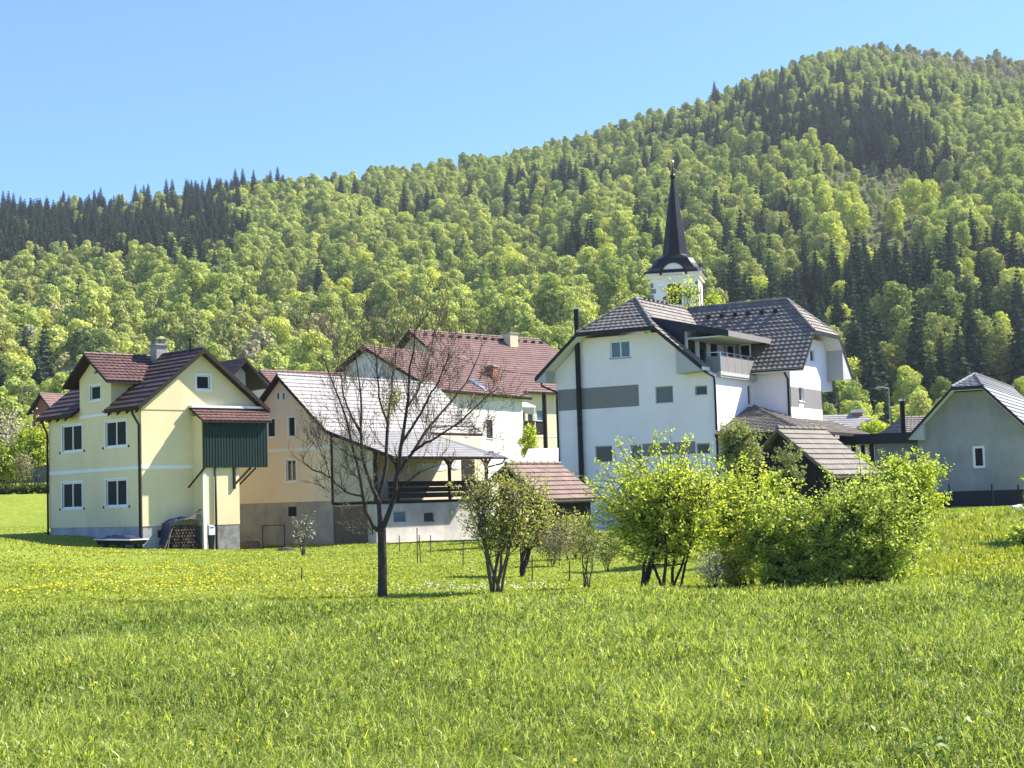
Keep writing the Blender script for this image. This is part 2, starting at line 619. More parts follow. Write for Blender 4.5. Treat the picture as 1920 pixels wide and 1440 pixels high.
def H(x, y):
    x = np.asarray(x, float); y = np.asarray(y, float)
    sh = x.shape
    xf, yf = x.ravel(), y.ravel()
    num = np.zeros_like(xf); den = np.zeros_like(xf)
    for px, py, pz in GA:
        wgt = 1.0 / ((xf - px) ** 2 + (yf - py) ** 2 + 5 + .0006 * py * py) ** 2
        num += wgt * pz; den += wgt
    z = num / den
    r = np.hypot(xf, yf)
    s = np.clip((r - 130) / 100, 0, 1); s = s * s * (3 - 2 * s)
    z = z * (1 - s) + 5 * s
    z += .05 * np.sin(xf * .9 + 1.3 * np.sin(yf * .37)) * np.sin(yf * .61 + .5) * np.clip(1 - r / 140, 0, 1)
    bank = np.clip((xf - 8.5) / 3, 0, 1) * np.clip((yf - 36) / 4, 0, 1) * np.clip((60 - yf) / 6, 0, 1)
    z += bank * (.10 * np.sin(xf * 1.9 + 2 * np.sin(yf * .5)) * np.sin(yf * 1.1 + xf * .6) + .06 * np.sin(xf * 4.1 + yf * .7) * np.sin(yf * 2.3))
    yy = np.maximum(yf, 1e-3)
    u = 960 + F * np.where(yf > 1, xf / yy, np.sign(xf) * 3)
    u = np.clip(u, -1400, 3200)
    rr = np.interp(u, RR_U, RR_R)
    vr = np.interp(u, RT_U, RT_V) + np.interp(u, [0, 1680], [40, 28])
    zr = 2 + rr * (HZ - .03 * (u - 960) - vr) / F
    t = (r - 230) / (rr - 230)
    tc = np.clip(t, 0, 1)
    hz = (zr - 5) * (tc ** 1.22)
    hz = np.where(t > 1, (zr - 5) * np.clip(1 - .9 * (t - 1), .1, 1), hz)
    g = np.clip(tc * 3, 0, 1)
    hz += g * (5 * np.sin(u * .011 + 2.2 * tc) * np.sin(tc * 7 + u * .004) + 2.5 * np.sin(u * .031 + tc * 9)) * (1 - tc ** 3) * (yf > 1)
    z = z + np.where((t > 0) & (yf > 1), hz, 0)
    return z.reshape(sh)


def h1(x, y):
    return float(H(np.array([x]), np.array([y]))[0])


def on_ground(u, v0, Y):
    """the point of the ground in the picture column u at depth Y"""
    p = at(u, v0, Y)
    return V((p.x, Y, h1(p.x, Y)))


def sheet(name, ys, fx, nx, mat, kind='structure'):
    ys = np.array(ys)
    X = np.zeros((len(ys), nx + 1)); Y = np.zeros_like(X)
    for i, y in enumerate(ys):
        X[i] = np.linspace(-fx(y), fx(y), nx + 1); Y[i] = y
    Z = H(X, Y)
    verts = np.stack([X, Y, Z], -1).reshape(-1, 3)
    a = (np.arange(len(ys) - 1)[:, None] * (nx + 1) + np.arange(nx)[None]).ravel()
    faces = np.stack([a, a + 1, a + nx + 2, a + nx + 1], -1)
    o = np_mesh(name, verts, faces, np.full(len(faces), .5), mat, smooth=True)
    tag(o, kind=kind)
    return o


def grassground(name):
    m, t, ns, ln, b = nmat(name)
    co = ns.new('ShaderNodeTexCoord').outputs['Object']
    n1 = noise(ns, ln, co, .22, 5, .65)
    n2 = noise(ns, ln, co, 3.5, 5, .75)
    n3 = noise(ns, ln, co, .9, 5, .7, (1, .4, 1))
    c = mixc(ns, ln, ramp(ns, ln, n1, .35, .65), (.21, .27, .03), (.28, .32, .045))
    c = mixc(ns, ln, ramp(ns, ln, n2, .35, .75), c, (.13, .18, .022))
    c = mixc(ns, ln, ramp(ns, ln, n3, .58, .8), c, (.33, .33, .09))
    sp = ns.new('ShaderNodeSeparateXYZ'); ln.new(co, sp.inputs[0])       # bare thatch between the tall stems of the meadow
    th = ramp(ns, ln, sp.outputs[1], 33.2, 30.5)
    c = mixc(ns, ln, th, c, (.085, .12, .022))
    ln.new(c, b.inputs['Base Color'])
    b.inputs['Roughness'].default_value = .9
    b.inputs['Specular IOR Level'].default_value = .1
    bp = N(ns, 'Bump', Strength=.8, Distance=.08)
    ln.new(noise(ns, ln, co, 6, 5, .8), bp.inputs['Height'])
    ln.new(bp.outputs[0], b.inputs['Normal'])
    return m


def hillground(name):
    m, t, ns, ln, b = nmat(name)
    co = ns.new('ShaderNodeTexCoord').outputs['Object']
    n1 = noise(ns, ln, co, .03, 6, .7)
    n2 = noise(ns, ln, co, .35, 5, .8)
    c = mixc(ns, ln, ramp(ns, ln, n1, .35, .65), (.12, .11, .08), (.19, .17, .125))
    c = mixc(ns, ln, ramp(ns, ln, n2, .42, .62), c, (.12, .16, .035))
    ln.new(c, b.inputs['Base Color'])
    b.inputs['Roughness'].default_value = 1
    b.inputs['Specular IOR Level'].default_value = 0
    bp = N(ns, 'Bump', Strength=1, Distance=1.0)
    ln.new(noise(ns, ln, co, .6, 5, .8), bp.inputs['Height'])
    ln.new(bp.outputs[0], b.inputs['Normal'])
    return m


M['ground'] = grassground('meadow_soil_and_grass')
M['hillg'] = hillground('forest_floor')
ys = list(np.arange(-40, 6, 3)) + list(np.arange(6, 100, .7)) + list(np.arange(100, 262, 4))
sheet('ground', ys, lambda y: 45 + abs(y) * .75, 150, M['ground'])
ysh = list(np.arange(258, 420, 8)) + list(np.geomspace(420, 1250, 110))
sheet('hill', ysh, lambda y: 60 + y * .85, 260, M['hillg'])
# ================================================================== buildings
def rectX(fr, u0, v0, u1, v1, y=0):
    vm, um = (v0 + v1) / 2, (u0 + u1) / 2
    return fr.onX(u0, vm, y)[0], fr.onX(u1, vm, y)[0], fr.onX(um, v1, y)[1], fr.onX(um, v0, y)[1]


def rectY(fr, u0, v0, u1, v1, x=0):
    vm, um = (v0 + v1) / 2, (u0 + u1) / 2
    return fr.onY(u0, vm, x)[0], fr.onY(u1, vm, x)[0], fr.onY(um, v1, x)[1], fr.onY(um, v0, x)[1]


def drop(u, v, Y, z):
    p = at(u, v, Y)
    return V((p.x, p.y, z))


def gprism(poly, y0, y1):
    """closed solid: polygon in x-z drawn from y0 to y1"""
    mb = MB()
    mb.hexa([(x, y0, z) for x, z in poly], [(x, y1, z) for x, z in poly])
    return mb


def roof_parts(root, planes, mat, under=.16, soff='browwood', ridge=None, name='roof', **kw):
    """planes: list of (e0,e1,r1,r0). One roof part; the boarded underside is its child"""
    mb = MB(); ms = MB()
    for q in planes:
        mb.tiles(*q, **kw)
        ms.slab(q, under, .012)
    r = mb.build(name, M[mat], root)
    if ridge:
        rm = MB()
        for a, b in ridge:
            a, b = V(a), V(b)
            L = (b - a).length
            n = max(1, int(L / .4))
            for k in range(n):
                p, q = a.lerp(b, k / n), a.lerp(b, (k + 1) / n)
                rm.tube([p + V((0, 0, .03)), q + V((0, 0, .018))], [.085, .07], 8, rnd.uniform(.1, .9))
        rm.build('ridge_cap', M[mat], r)
    s = ms.build('eaves_board', M[soff], r)
    fixn(s)
    return r


def pipe(root, pts, r=.055, mat='darkmetal', name='downpipe'):
    mb = MB(); mb.tube(pts, r, 8)
    return mb.build(name, M[mat], root, smooth=True)


def gutter(root, a, b, mat='darkmetal', r=.07):
    mb = MB()
    a, b = V(a), V(b)
    d = (b - a).normalized(); sd = d.cross(V((0, 0, 1))).normalized()
    n = 7
    i0 = len(mb.v)
    ring = [(math.cos(math.pi + math.pi * k / (n - 1)) * r, math.sin(math.pi + math.pi * k / (n - 1)) * r) for k in range(n)]
    ring2 = [(x * .85, y * .85) for x, y in ring[::-1]]
    pr = ring + ring2
    mb.hexa([a + sd * x + V((0, 0, y)) for x, y in pr], [b + sd * x + V((0, 0, y)) for x, y in pr])
    return mb.build('gutter', M[mat], root)


# ---------------------------------------------------------------- the yellow house
def yellow_house():
    fr = Fr(at(268, 1033, 79), 43)
    root = fr.thing('yellow_house', 'pale yellow house with brown tiled roof, gabled dormer and green boarded box', 'house')
    zb = -1.2
    D = fr.onY(92, 900)[0]
    ove, ovv = .5, .5
    zpl = fr.onX(270, 987)[1]
    xr, zr = fr.onX(383, 654, -ovv)
    xel, zel = fr.onX(259, 762, -ovv); ove = -xel
    xer, zer = fr.onX(506, 768, -ovv)
    xw = fr.onX(481, 763)[0]
    xb1 = fr.onX(430, 960)[0]
    kl = (zr - zel) / (xr - xel); kr = (zr - zer) / (xer - xr)
    zl = lambda x: zr - kl * (xr - x) - .17
    zrr = lambda x: zr - kr * (x - xr) - .17
    zat = fr.onX(300, 768)[1]
    cF, cL = [], []
    # body: lower storeys, then the attic with its wider gable
    mb = MB(); mb.box(0, xb1, 0, D, zpl, zat)
    body = mb.build('wall', M['yellow'], root)
    at_ = gprism([(0, zat), (xw, zat), (xw, zrr(xw)), (xr, zr - .17), (0, zl(0))], -.03, D)
    attic = at_.build('gable_wall', M['yellow'], root)
    pl = MB(); pl.box(.03, xb1 - .03, .03, D - .03, zb, zpl)
    plo = pl.build('plinth', M['plinth'], root)
    cP = []
    for (u0, v0, u1, v1) in ((117, 797, 154, 846), (198, 789, 237, 837), (117, 905, 154, 953), (199, 899, 238, 949)):
        y0, y1, z0, z1 = rectY(fr, u0, v0, u1, v1)
        w_ = window(root, cL, 'L', 0, y0, y1, z0, z1, glass='shutter', trim='trim', fw=.07, tw=.09, dep=.1)
        dg = MB()
        for s in (min(y0, y1) - .25, max(y0, y1) + .25): fbox(dg, 'L', 0, s - .03, s + .03, z0 - .1, z0 + .02, 0, .05)
        dg.each('shutter_catch', M['blackmetal'], w_)
    x0, x1, z0, z1 = rectX(fr, 368, 704, 393, 730)
    cA = []
    window(root, cA, 'F', -.03, x0, x1, z0, z1, glass='shutter', trim='trim', mull=0, tw=.1)
    x0, x1, z0, z1 = rectX(fr, 296, 994, 312, 1008)
    window(root, cP, 'F', .03, x0, x1, z0, z1, frame='blackmetal', glass='darkroom', mull=0, fw=.03)
    cut(body, cL); cut(attic, cA); cut(plo, cP)
    # bands
    bz = fr.onY(180, 882)[1]
    b = MB(); fbox(b, 'L', 0, -.025, D, bz - .09, bz + .09, -.05, .025)
    xbay = fr.onX(361, 860)[0]
    fbox(b, 'F', 0, 0, xbay - .002, bz - .09, bz + .09, -.05, .025)
    b.build('string_course', M['trim'], root)
    # dormer
    xo = -.75
    y0, y1 = sorted((fr.onY(209, 745)[0], fr.onY(150, 750)[0]))
    yc = (y0 + y1) / 2
    xa, zd = fr.onX(157, 664, yc); xo = xa
    yR, zR = fr.onY(199, 713, xo); yL, zL = fr.onY(116, 726, xo)
    hw = (abs(yR - yc) + abs(yL - yc)) / 2; zde = (zR + zL) / 2
    kd = (zd - zde) / hw
    xm = lambda z: xr - (zr - z) / kl                     # where the main roof reaches height z
    wh = (y1 - y0) / 2
    zdw = zd - kd * wh - .12
    d = MB()
    poly = [(y0, zat - .3), (y1, zat - .3), (y1, zdw), (yc, zd - .14), (y0, zdw)]
    d.hexa([(-.02, y, z) for y, z in poly], [(xm(zdw) + .8, y, z) for y, z in poly])
    dw = d.build('dormer', M['yellow'], root)
    cD = []
    a0, a1, z0, z1 = rectY(fr, 169, 723, 189, 750, -.02)
    window(dw, cD, 'L', -.02, a0, a1, z0, z1, glass='shutter', trim='trim', mull=0, tw=.09)
    a0, a1, z0, z1 = rectY(fr, 176, 694, 182, 701, -.02)
    window(dw, cD, 'L', -.02, a0, a1, z0, z1, glass='darkroom', mull=0, fw=.02)
    cut(dw, cD)
    b = MB(); fbox(b, 'L', -.02, y0, y1, zat - .12, zat + .03, -.02, .04); b.build('ledge', M['trim'], dw)
    pr = (xm(zde) + .5, xm(zd) + .35)
    roof_parts(dw, [((xo, yc - hw, zde), (pr[0], yc - hw, zde), (pr[1], yc, zd), (xo, yc, zd)), ((pr[0], yc + hw, zde), (xo, yc + hw, zde), (xo, yc, zd), (pr[1], yc, zd))],
               'roofreddark', .12, ridge=[((xo, yc, zd + .03), (pr[1], yc, zd + .03))], course=.33)
    # main roof, open round the dormer
    ya, yb = -ovv, D + ovv
    zc = lambda x: zr - kl * (xr - x)
    xu = xm(zde) + .15
    P = lambda x, y: (x, y, zc(x))
    planes = [(P(xel, ya), P(xel, y0 - .05), P(xu, y0 - .05), P(xu, ya)), (P(xel, y1 + .05), P(xel, yb), P(xu, yb), P(xu, y1 + .05)),
              (P(xu, ya), P(xu, yb), P(xr, yb), P(xr, ya)), ((xer, ya, zer), (xer, yb, zer), (xr, yb, zr), (xr, ya, zr))]
    rf = roof_parts(root, planes, 'roofbrown', .14, ridge=[((xr, ya, zr + .03), (xr, yb, zr + .03))], course=.40, step=.06)
    rb = MB()                                              # rafter ends under the eave
    for k in range(12):
        y = ya + .35 + (yb - ya - .7) * k / 11
        if y0 - .1 < y < y1 + .1: continue
        rb.hexa([(xel + .06, y - .06, zc(xel) - .3), (xel + .06, y + .06, zc(xel) - .3), (.0, y + .06, zc(0) - .3), (0, y - .06, zc(0) - .3)],
                [(xel + .06, y - .06, zc(xel) - .155), (xel + .06, y + .06, zc(xel) - .155), (0, y + .06, zc(0) - .155), (0, y - .06, zc(0) - .155)])
    rb.each('rafter_end', M['browwood'], rf)
    vb = MB()
    for xs, zs in ((xel, zc(xel)), (xer, zer)):
        for y in (ya, yb):
            s_ = -1 if y == ya else 1
            vb.hexa([(xs, y, zs - .2), (xr, y, zr - .2), (xr, y, zr + .04), (xs, y, zs + .04)], [(xs, y + .04 * s_, zs - .2), (xr, y + .04 * s_, zr - .2), (xr, y + .04 * s_, zr + .04), (xs, y + .04 * s_, zs + .04)])
    vb.each('barge_board', M['browwood'], rf)
    yk, _ = fr.onY(299, 655, xr)
    zt = fr.onX(299, 640, yk)[1]
    c = MB(); c.box(xr - .36, xr + .28, yk - .32, yk + .32, zr - 1.0, zt - .25)
    ch = c.build('chimney', M['concrete'], rf)
    c = MB(); c.box(xr - .44, xr + .36, yk - .4, yk + .4, zt - .25, zt - .17)
    for sx in (-.26, .18):
        for sy in (-.22, .22): c.box(xr + sx - .06, xr + sx + .06, yk + sy - .06, yk + sy + .06, zt - .15, zt + .08)
    c.box(xr - .42, xr + .34, yk - .38, yk + .38, zt + .08, zt + .13)
    c.build('chimney_cap', M['concrete'], ch)
    yv = fr.onY(363, 640, xr)[0]
    c = MB(); c.tube([(xr - .2, yv, zr - .3), (xr - .2, yv, zr + .55)], .05); c.tube([(xr - .2, yv, zr + .5), (xr - .2, yv, zr + .6)], .08)
    c.build('vent_pipe', M['blackmetal'], rf)
    # bay with the green boarded box and its little tiled roof
    p = .9
    xx0, xx1 = xbay, fr.onX(450, 980, -p)[0]
    zbr = fr.onX(355, 764)[1]
    zbx = fr.onX(440, 792, -p - .15)[1]
    zbb = fr.onX(440, 876, -p - .15)[1]
    b = MB(); b.box(xx0, xx1, -p, .05, zpl - .05, zbx + .35)
    bay = b.build('bay', M['yellow'], root)
    b = MB(); b.box(xx0 + .02, xx1 - .02, -p + .02, .05, zb, zpl - .05); b.build('stone_base', M['stoneplinth'], bay)
    b = MB(); q0, q1 = fr.onX(374, 960, -p)[0], fr.onX(387, 960, -p)[0]
    b.box(max(q0, xx0 + .01), q1, -p - .03, -p + .1, zb, fr.onX(380, 885, -p)[1]); b.build('white_pier', M['trim'], bay)
    bx0, bx1 = fr.onX(383, 830, -p - .15)[0], fr.onX(500, 830, -p - .15)[0]
    b = MB()
    n = 22
    for k in range(n):
        xa_, xb_ = bx0 + (bx1 - bx0) * k / n, bx0 + (bx1 - bx0) * (k + 1) / n
        b.box(xa_ + .006, xb_ - .006, -p - .15, -p - .11, zbb - rnd.uniform(0, .02), zbx + .1, rnd.random() * .5)
        b.box(xb_ - .03, xb_ + .03, -p - .17, -p - .149, zbb, zbx + .1, rnd.random() * .5)
    b.box(bx0, bx1, -p - .11, -p - .004, zbb + .03, zbx + .1)
    b.box(xx1 + .004, bx1, -p - .004, -.05, zbb + .03, zbx + .05)
    for k in range(4): b.box(bx1, bx1 + .03, -p - .13 + .24 * k, -p + .09 + .24 * k, zbb, zbx + .1, rnd.random() * .5)
    gb = b.build('boarded_box', M['greendark'], root)
    tl = fr.onX(353, 762, 0)[0]; tr_ = fr.onX(483, 765, 0)[0]
    e0 = (fr.onX(381, 790, -p - .45)[0], -p - .45, fr.onX(440, 789, -p - .45)[1]); e1 = (fr.onX(510, 790, -p - .45)[0], -p - .45, e0[2])
    roof_parts(gb, [(e0, e1, (tr_ + .35, -.035, zbr + .02), (tl, -.035, zbr + .02))], 'roofreddark', .08, course=.30)
    f = MB(); f.box(tl, tr_ + .3, -.34, -.036, zbr - .02, zbr + .1); f.build('flashing', M['tarp'], gb)
    br = MB()
    for u in (384, 440, 470):
        x = fr.onX(u, 890, -p - .1)[0]
        if u == 384:
            br.bar((x, -p - .1, zbb), (x - .75, -p + .25, zbb - 1.0), .09)
        elif u == 440:
            br.bar((x, -p - .06, zbb), (x, -p - .06, zbb - 1.1), .11); br.bar((x, -p - .06, zbb - .9), (x + 1.0, -p - .06, zbb - .03), .09)
        else:
            br.bar((xx1 - .1, -.3, zbb - 1.3), (bx1 - .4, -.6, zbb - .03), .07)
    br.each('bracket', M['browwood'], gb)
    xp = fr.onX(405, 950, -p - .08)[0]
    pipe(root, [(xp, -p - .08, zbb), (xp, -p - .08, zb)], .06)
    pipe(root, [(xel + .05, .25, zc(xel) - .1), (xel + .1, .2, zc(xel) - .35), (-.09, .1, zc(xel) - .85), (-.09, .08, zb)], .06)
    pipe(root, [(xel + .05, D - .1, zc(xel) - .1), (xel + .1, D - .05, zc(xel) - .35), (-.09, D - .02, zc(xel) - .85), (-.09, D - .02, zb)], .06)
    gutter(root, (xel - .05, ya, zc(xel) - .03), (xel - .05, y0, zc(xel) - .03))
    gutter(root, (xel - .05, y1, zc(xel) - .03), (xel - .05, yb, zc(xel) - .03))
    return fr, dict(D=D, p=p, xx0=xx0, xx1=xx1, zpl=zpl)


YF, YD = yellow_house()


# ---------------------------------------------------------------- the white house with the balcony
def white_house():
    fr = Fr(drop(1341, 740, 80, .5), -30)
    root = fr.thing('white_house', 'large white three storey house with grey tiled half hipped roof and a dormer balcony', 'house')
    zb = -1.5
    Wd = -fr.onX(1045, 800)[0]
    Dm = fr.onY(1412, 745)[0]
    ov = .95
    xl, zl = fr.onX(1003, 708, -ov); xr_, zr_ = fr.onX(1316, 688, -ov)
    xm = (xl + xr_) / 2
    hz = fr.onX(1150, 619, -ov)[1]
    ypk = 1.7
    xpk, zpk = fr.onX(1171, 562, ypk)
    zel = (zl + zr_) / 2
    half = (xr_ - xl) / 2
    k = (zpk - zel) / half
    hl, hr = xm - (zpk - hz) / k, xm + (zpk - hz) / k
    zu = lambda x: zpk - k * abs(x - xm)
    # wing
    Xw = fr.onX(1483, 745, Dm)[0]
    Dw = fr.onY(1541, 750, Xw)[0] - Dm
    Dw2 = fr.onY(1559, 690, Xw)[0] - Dm
    zwe = fr.onX(1460, 692, Dm - .7)[1]
    cF, cR, cW = [], [], []
    ystart = .12
    xi = fr.onX(1285, 650, ystart)[0]
    zfl = fr.onX(1380, 700, Dm)[1] if False else fr.onY(1375, 702, .15)[1]
    # gable body: solid to the balcony floor, then the part behind the balcony
    zg = zu(-.0) - .2
    gp = [(-Wd, zb), (0, zb), (0, zfl), (xi, zfl), (xi, zu(xi) - .2), (hr, hz - .2) if hr < xi else (xi, hz - .2), (hl, hz - .2), (-Wd, zu(-Wd) - .2)]
    # the front gable wall, full width, thin; main block behind it
    fw_ = [(-Wd, zb), (0, zb), (0, zu(0) - .2), (hr, hz - .2), (hl, hz - .2), (-Wd, zu(-Wd) - .2)]
    front = gprism(fw_, 0, .3).build('front_wall', M['white'], root)
    mb = MB(); mb.box(-Wd, -.002, .3, Dm + .3, zb, zfl)
    side = mb.build('side_wall', M['white'], root)
    mb = MB()
    mb.hexa([(x, .3, z) for x, z in [(-Wd, zfl), (xi, zfl), (xi, hz - .25), (hl, hz - .25), (-Wd, zu(-Wd) - .25)]], [(x, Dm + .3, z) for x, z in [(-Wd, zfl), (xi, zfl), (xi, hz - .25), (hl, hz - .25), (-Wd, zu(-Wd) - .25)]])
    atticw = mb.build('attic_wall', M['white'], root)
    mb = MB()
    zrw = zpk + .05
    yrw = Dm + Dw2 / 2
    kw = (zrw - zwe) / (yrw - (Dm - .7))
    zuw = lambda y: zrw - kw * abs(y - yrw)
    hzw = fr.onY(1552, 626, Xw + .95)[1]
    hyn, hyf = yrw - (zrw - hzw) / kw, yrw + (zrw - hzw) / kw
    zj = fr.onX(1500, 722, Dm)[1]
    poly = [(Dm, zb), (Dm + Dw, zb), (Dm + Dw, zj), (Dm + Dw2, zj), (Dm + Dw2, zuw(Dm + Dw2) - .2), (hyf, hzw - .2), (hyn, hzw - .2), (Dm, zuw(Dm) - .2)]
    mb.hexa([(-5.5, y, z) for y, z in poly], [(Xw, y, z) for y, z in poly])
    wing = mb.build('wing_wall', M['white'], root)
    # front windows
    for (r, fm, gl, ml, sl_) in (((1144, 639, 1181, 671), 'pvc', 'glassblue', 1, 'sillgrey'), ((1229, 724, 1262, 756), 'sillgrey', 'glassgrey', 0, 'pvc'),
                                 ((1303, 723, 1326, 741), 'sillgrey', 'glass', 0, 'pvc'), ((1116, 836, 1148, 867), 'sillgrey', 'glass', 0, 'pvc'),
                                 ((1183, 834, 1203, 862), 'sillgrey', 'glassgrey', 0, 'pvc'), ((1306, 831, 1331, 851), 'sillgrey', 'glass', 0, 'pvc')):
        window(root, cF, 'F', 0, *rectX(fr, *r), frame=fm, glass=gl, mull=ml, sill=sl_, fw=.06, dep=.14)
    cut(front, cF)
    b = MB(); x0, x1, z0, z1 = rectX(fr, 1047, 726, 1198, 766)
    b.box(max(x0, -Wd - .004), x1, -.008, .05, z0, z1)
    x0, x1, z0, z1 = rectX(fr, 1205, 830, 1304, 853)
    b.box(x0, x1, -.008, .05, z0, z1)
    b.each('grey_band', M['greyband'], root)
    b = MB(); y0, y1, z0, z1 = rectY(fr, 1485, 727, 1539, 765, Xw)
    ya_, yb_, za_, zb_ = rectY(fr, 1498, 726, 1506, 752, Xw)
    b.box(Xw - .02, Xw + .008, Dm - .004, ya_, z0, z1 - .05); b.box(Xw - .02, Xw + .008, yb_, Dm + Dw + .003, z0, z1 - .05); b.each('grey_band', M['greyband'], root)
    y0, y1, z0, z1 = rectY(fr, 1498, 726, 1506, 752, Xw)
    window(root, cW, 'R', Xw, y0, y1, z0, z1, frame='pvc', glass='glass', mull=0, fw=.05, sill='pvc')
    y0, y1, z0, z1 = rectY(fr, 1519, 656, 1527, 678, Xw)
    window(root, cW, 'R', Xw, y0, y1, z0, z1, frame='pvc', glass='glass', mull=0, fw=.05, sill='pvc')
    for r in ((1361, 646, 1377, 690), (1386, 645, 1407, 690)):
        x0, x1, z0, z1 = rectX(fr, *r, Dm)
        window(root, cW, 'F', Dm, x0, x1, max(z0, zfl + .06), z1, frame='pvc', glass='glass', mull=0, fw=.07)
    cut(wing, cW)
    cS = []
    ym = .9
    n3 = 3
    ylim = Dm - .25
    for i in range(n3):
        a = ystart + .35 + (ylim - ystart - .4) * i / n3
        window(root, cS, 'R', xi, a, a + (ylim - ystart - .4) / n3 - .25, zfl + .1, zfl + 2.05, frame='pvc', glass='glass', mull=0, fw=.09)
    cut(atticw, cS)
    cS = []
    y0, y1, z0, z1 = rectY(fr, 1402, 722, 1409, 760, 0)
    window(root, cS, 'R', -.002, y0, min(y1, Dm - .1), z0, z1, frame='pvc', glass='glass', mull=0, fw=.05)
    fixn(side); cut(side, cS)
    # the roof: left slope, half hip, verge strip, shed over the balcony
    yF = Dm + .4
    rk = [((xm, ypk, zpk + .03), (xm, yrw, zpk + .03)), ((hl, -ov, hz + .03), (xm, ypk, zpk + .03)), ((hr, -ov, hz + .03), (xm, ypk, zpk + .03))]
    ys_ = ystart - .05
    xe2, ze2 = fr.onX(1364, 621, ys_)
    yel = lambda y: y
    planes = [((xl, yF, zel), (xl, -ov, zel), (hl, -ov, hz), (hl, yF, hz)), ((hl, yF, hz), (hl, -ov, hz), (xm, ypk, zpk), (xm, yF, zpk)),
              ((hl, -ov, hz), (hr, -ov, hz), (xm, ypk, zpk), (xm, ypk, zpk)),
              ((xr_, -ov, zel), (xr_, ys_, zel), (hr, ys_, hz), (hr, -ov, hz)),
              ((hr, -ov, hz), (hr, ys_, hz), (xm + .05, ypk + .01, zpk - .05), (xm + .05, ypk, zpk - .05))]
    rf = roof_parts(root, planes, 'roofgrey', .16, soff='soffit', ridge=rk, course=.34)
    # wing roof
    yn, yf = Dm - .7, Dm + Dw2 + .7
    zyn = zuw(yn)
    xv = Xw + .95
    xpw = fr.onX(1476, 567, yrw)[0]
    xa = -5.5
    wp = [((xe2 - 1.2, yn, zyn), (xv, yn, zyn), (xv, hyn, hzw), (xe2 - 1.2, hyn, hzw)), ((xa, hyn, hzw), (xv, hyn, hzw), (xpw, yrw, zrw), (xa, yrw, zrw)),
          ((xv, hyn, hzw), (xv, hyf, hzw), (xpw, yrw, zrw), (xpw, yrw, zrw)), ((xv, yf, zyn), (xa, yf, zyn), (xa, hyf, hzw), (xv, hyf, hzw)), ((xv, hyf, hzw), (xa, hyf, hzw), (xa, yrw, zrw), (xpw, yrw, zrw))]
    wr = roof_parts(root, wp, 'roofgrey', .16, soff='soffit', ridge=[((xm, yrw, zrw + .03), (xpw, yrw, zrw + .03)), ((xv, hyn, hzw + .03), (xpw, yrw, zrw + .03)), ((xv, hyf, hzw + .03), (xpw, yrw, zrw + .03))], course=.34, name='wing_roof')
    g = MB()
    for i in range(6):
        x = xm + 1.6 + (xpw - xm - 2.0) * i / 5
        y = yrw - .75
        g.box(x - .12, x + .12, y - .12, y + .02, zuw(y) + .02, zuw(y) + .2)
    for i in range(6):
        y = ypk + .4 + i * .55
        g.box(xm + .3, xm + .38, y - .07, y + .07, zpk - .04, zpk + .07)
    g.each('snow_guard', M['blackmetal'], wr)
    # the shed roof over the balcony: dark sheet edge, tiles above
    shed = MB()
    yy1 = yn + .5
    q = [(xe2, ys_, ze2), (xe2, yy1 + .8, ze2), (xm + .1, yy1 + .8, zpk - .06), (xm + .1, ys_, zpk - .06 - .0)]
    x_s, z_s = fr.onX(1203, 592, ys_)
    q = [(xe2, ys_, ze2), (xe2, yrw - .4, ze2), (x_s, yrw - .4, z_s), (x_s, ys_, z_s)]
    q2 = [(x_s, ys_ + .1, z_s), (x_s, yrw - .3, z_s), (xm, yrw - .3, zpk), (xm, ypk, zpk)]
    sr = roof_parts(rf, [q, q2], 'roofgrey', .14, soff='soffit', course=.34, amp=.02, name='shed_roof')
    fa = MB()
    fa.hexa([(x_s - .2, ys_ - .06, z_s - .3), (xe2 + .05, ys_ - .06, ze2 - .27), (xe2 + .05, ys_ - .06, ze2 + .06), (x_s - .2, ys_ - .06, z_s + .06)],
            [(x_s - .2, ys_ - .002, z_s - .3), (xe2 + .05, ys_ - .002, ze2 - .27), (xe2 + .05, ys_ - .002, ze2 + .06), (x_s - .2, ys_ - .002, z_s + .06)])
    fa.hexa([(hr - .3, ys_ - .03, hz - .6), (xi - .05, ys_ - .03, zfl), (xi - .05, ys_ - .03, ze2 + .3), (x_s, ys_ - .03, z_s - .1)], [(hr - .3, ys_ + .1, hz - .6), (xi - .05, ys_ + .1, zfl), (xi - .05, ys_ + .1, ze2 + .3), (x_s, ys_ + .1, z_s - .1)])
    fa.build('sheet_cladding', M['bluemetal'], sr)
    fb = MB(); fb.box(xe2 + .002, xe2 + .05, ys_, yrw - 1.0, ze2 - .24, ze2 + .04); fb.build('fascia', M['greyband'], sr)
    ci = MB(); ci.box(xi + .01, xe2 - .03, ys_ + .12, Dm - .005, ze2 - .22, ze2 - .16); ci.build('ceiling_boards', M['soffit'], sr)
    # verge boards and boxed eaves
    vb = MB()
    for (a, za, b_, zb_) in ((xl, zel, hl, hz), (hl, hz, hr, hz), (hr, hz, xr_, zel)):
        vb.hexa([(a, -ov - .03, za - .18), (b_, -ov - .03, zb_ - .18), (b_, -ov - .03, zb_ + .05), (a, -ov - .03, za + .05)], [(a, -ov - .002, za - .18), (b_, -ov - .002, zb_ - .18), (b_, -ov - .002, zb_ + .05), (a, -ov - .002, za + .05)])
    for (a, za, b_, zb_) in ((yn, zyn, hyn, hzw), (hyn, hzw, hyf, hzw), (hyf, hzw, yf, zyn)):
        vb.hexa([(xv + .03, a, za - .18), (xv + .03, b_, zb_ - .18), (xv + .03, b_, zb_ + .05), (xv + .03, a, za + .05)], [(xv + .002, a, za - .18), (xv + .002, b_, zb_ - .18), (xv + .002, b_, zb_ + .05), (xv + .002, a, za + .05)])
    vb.each('barge_board', M['darkmetal'], rf)
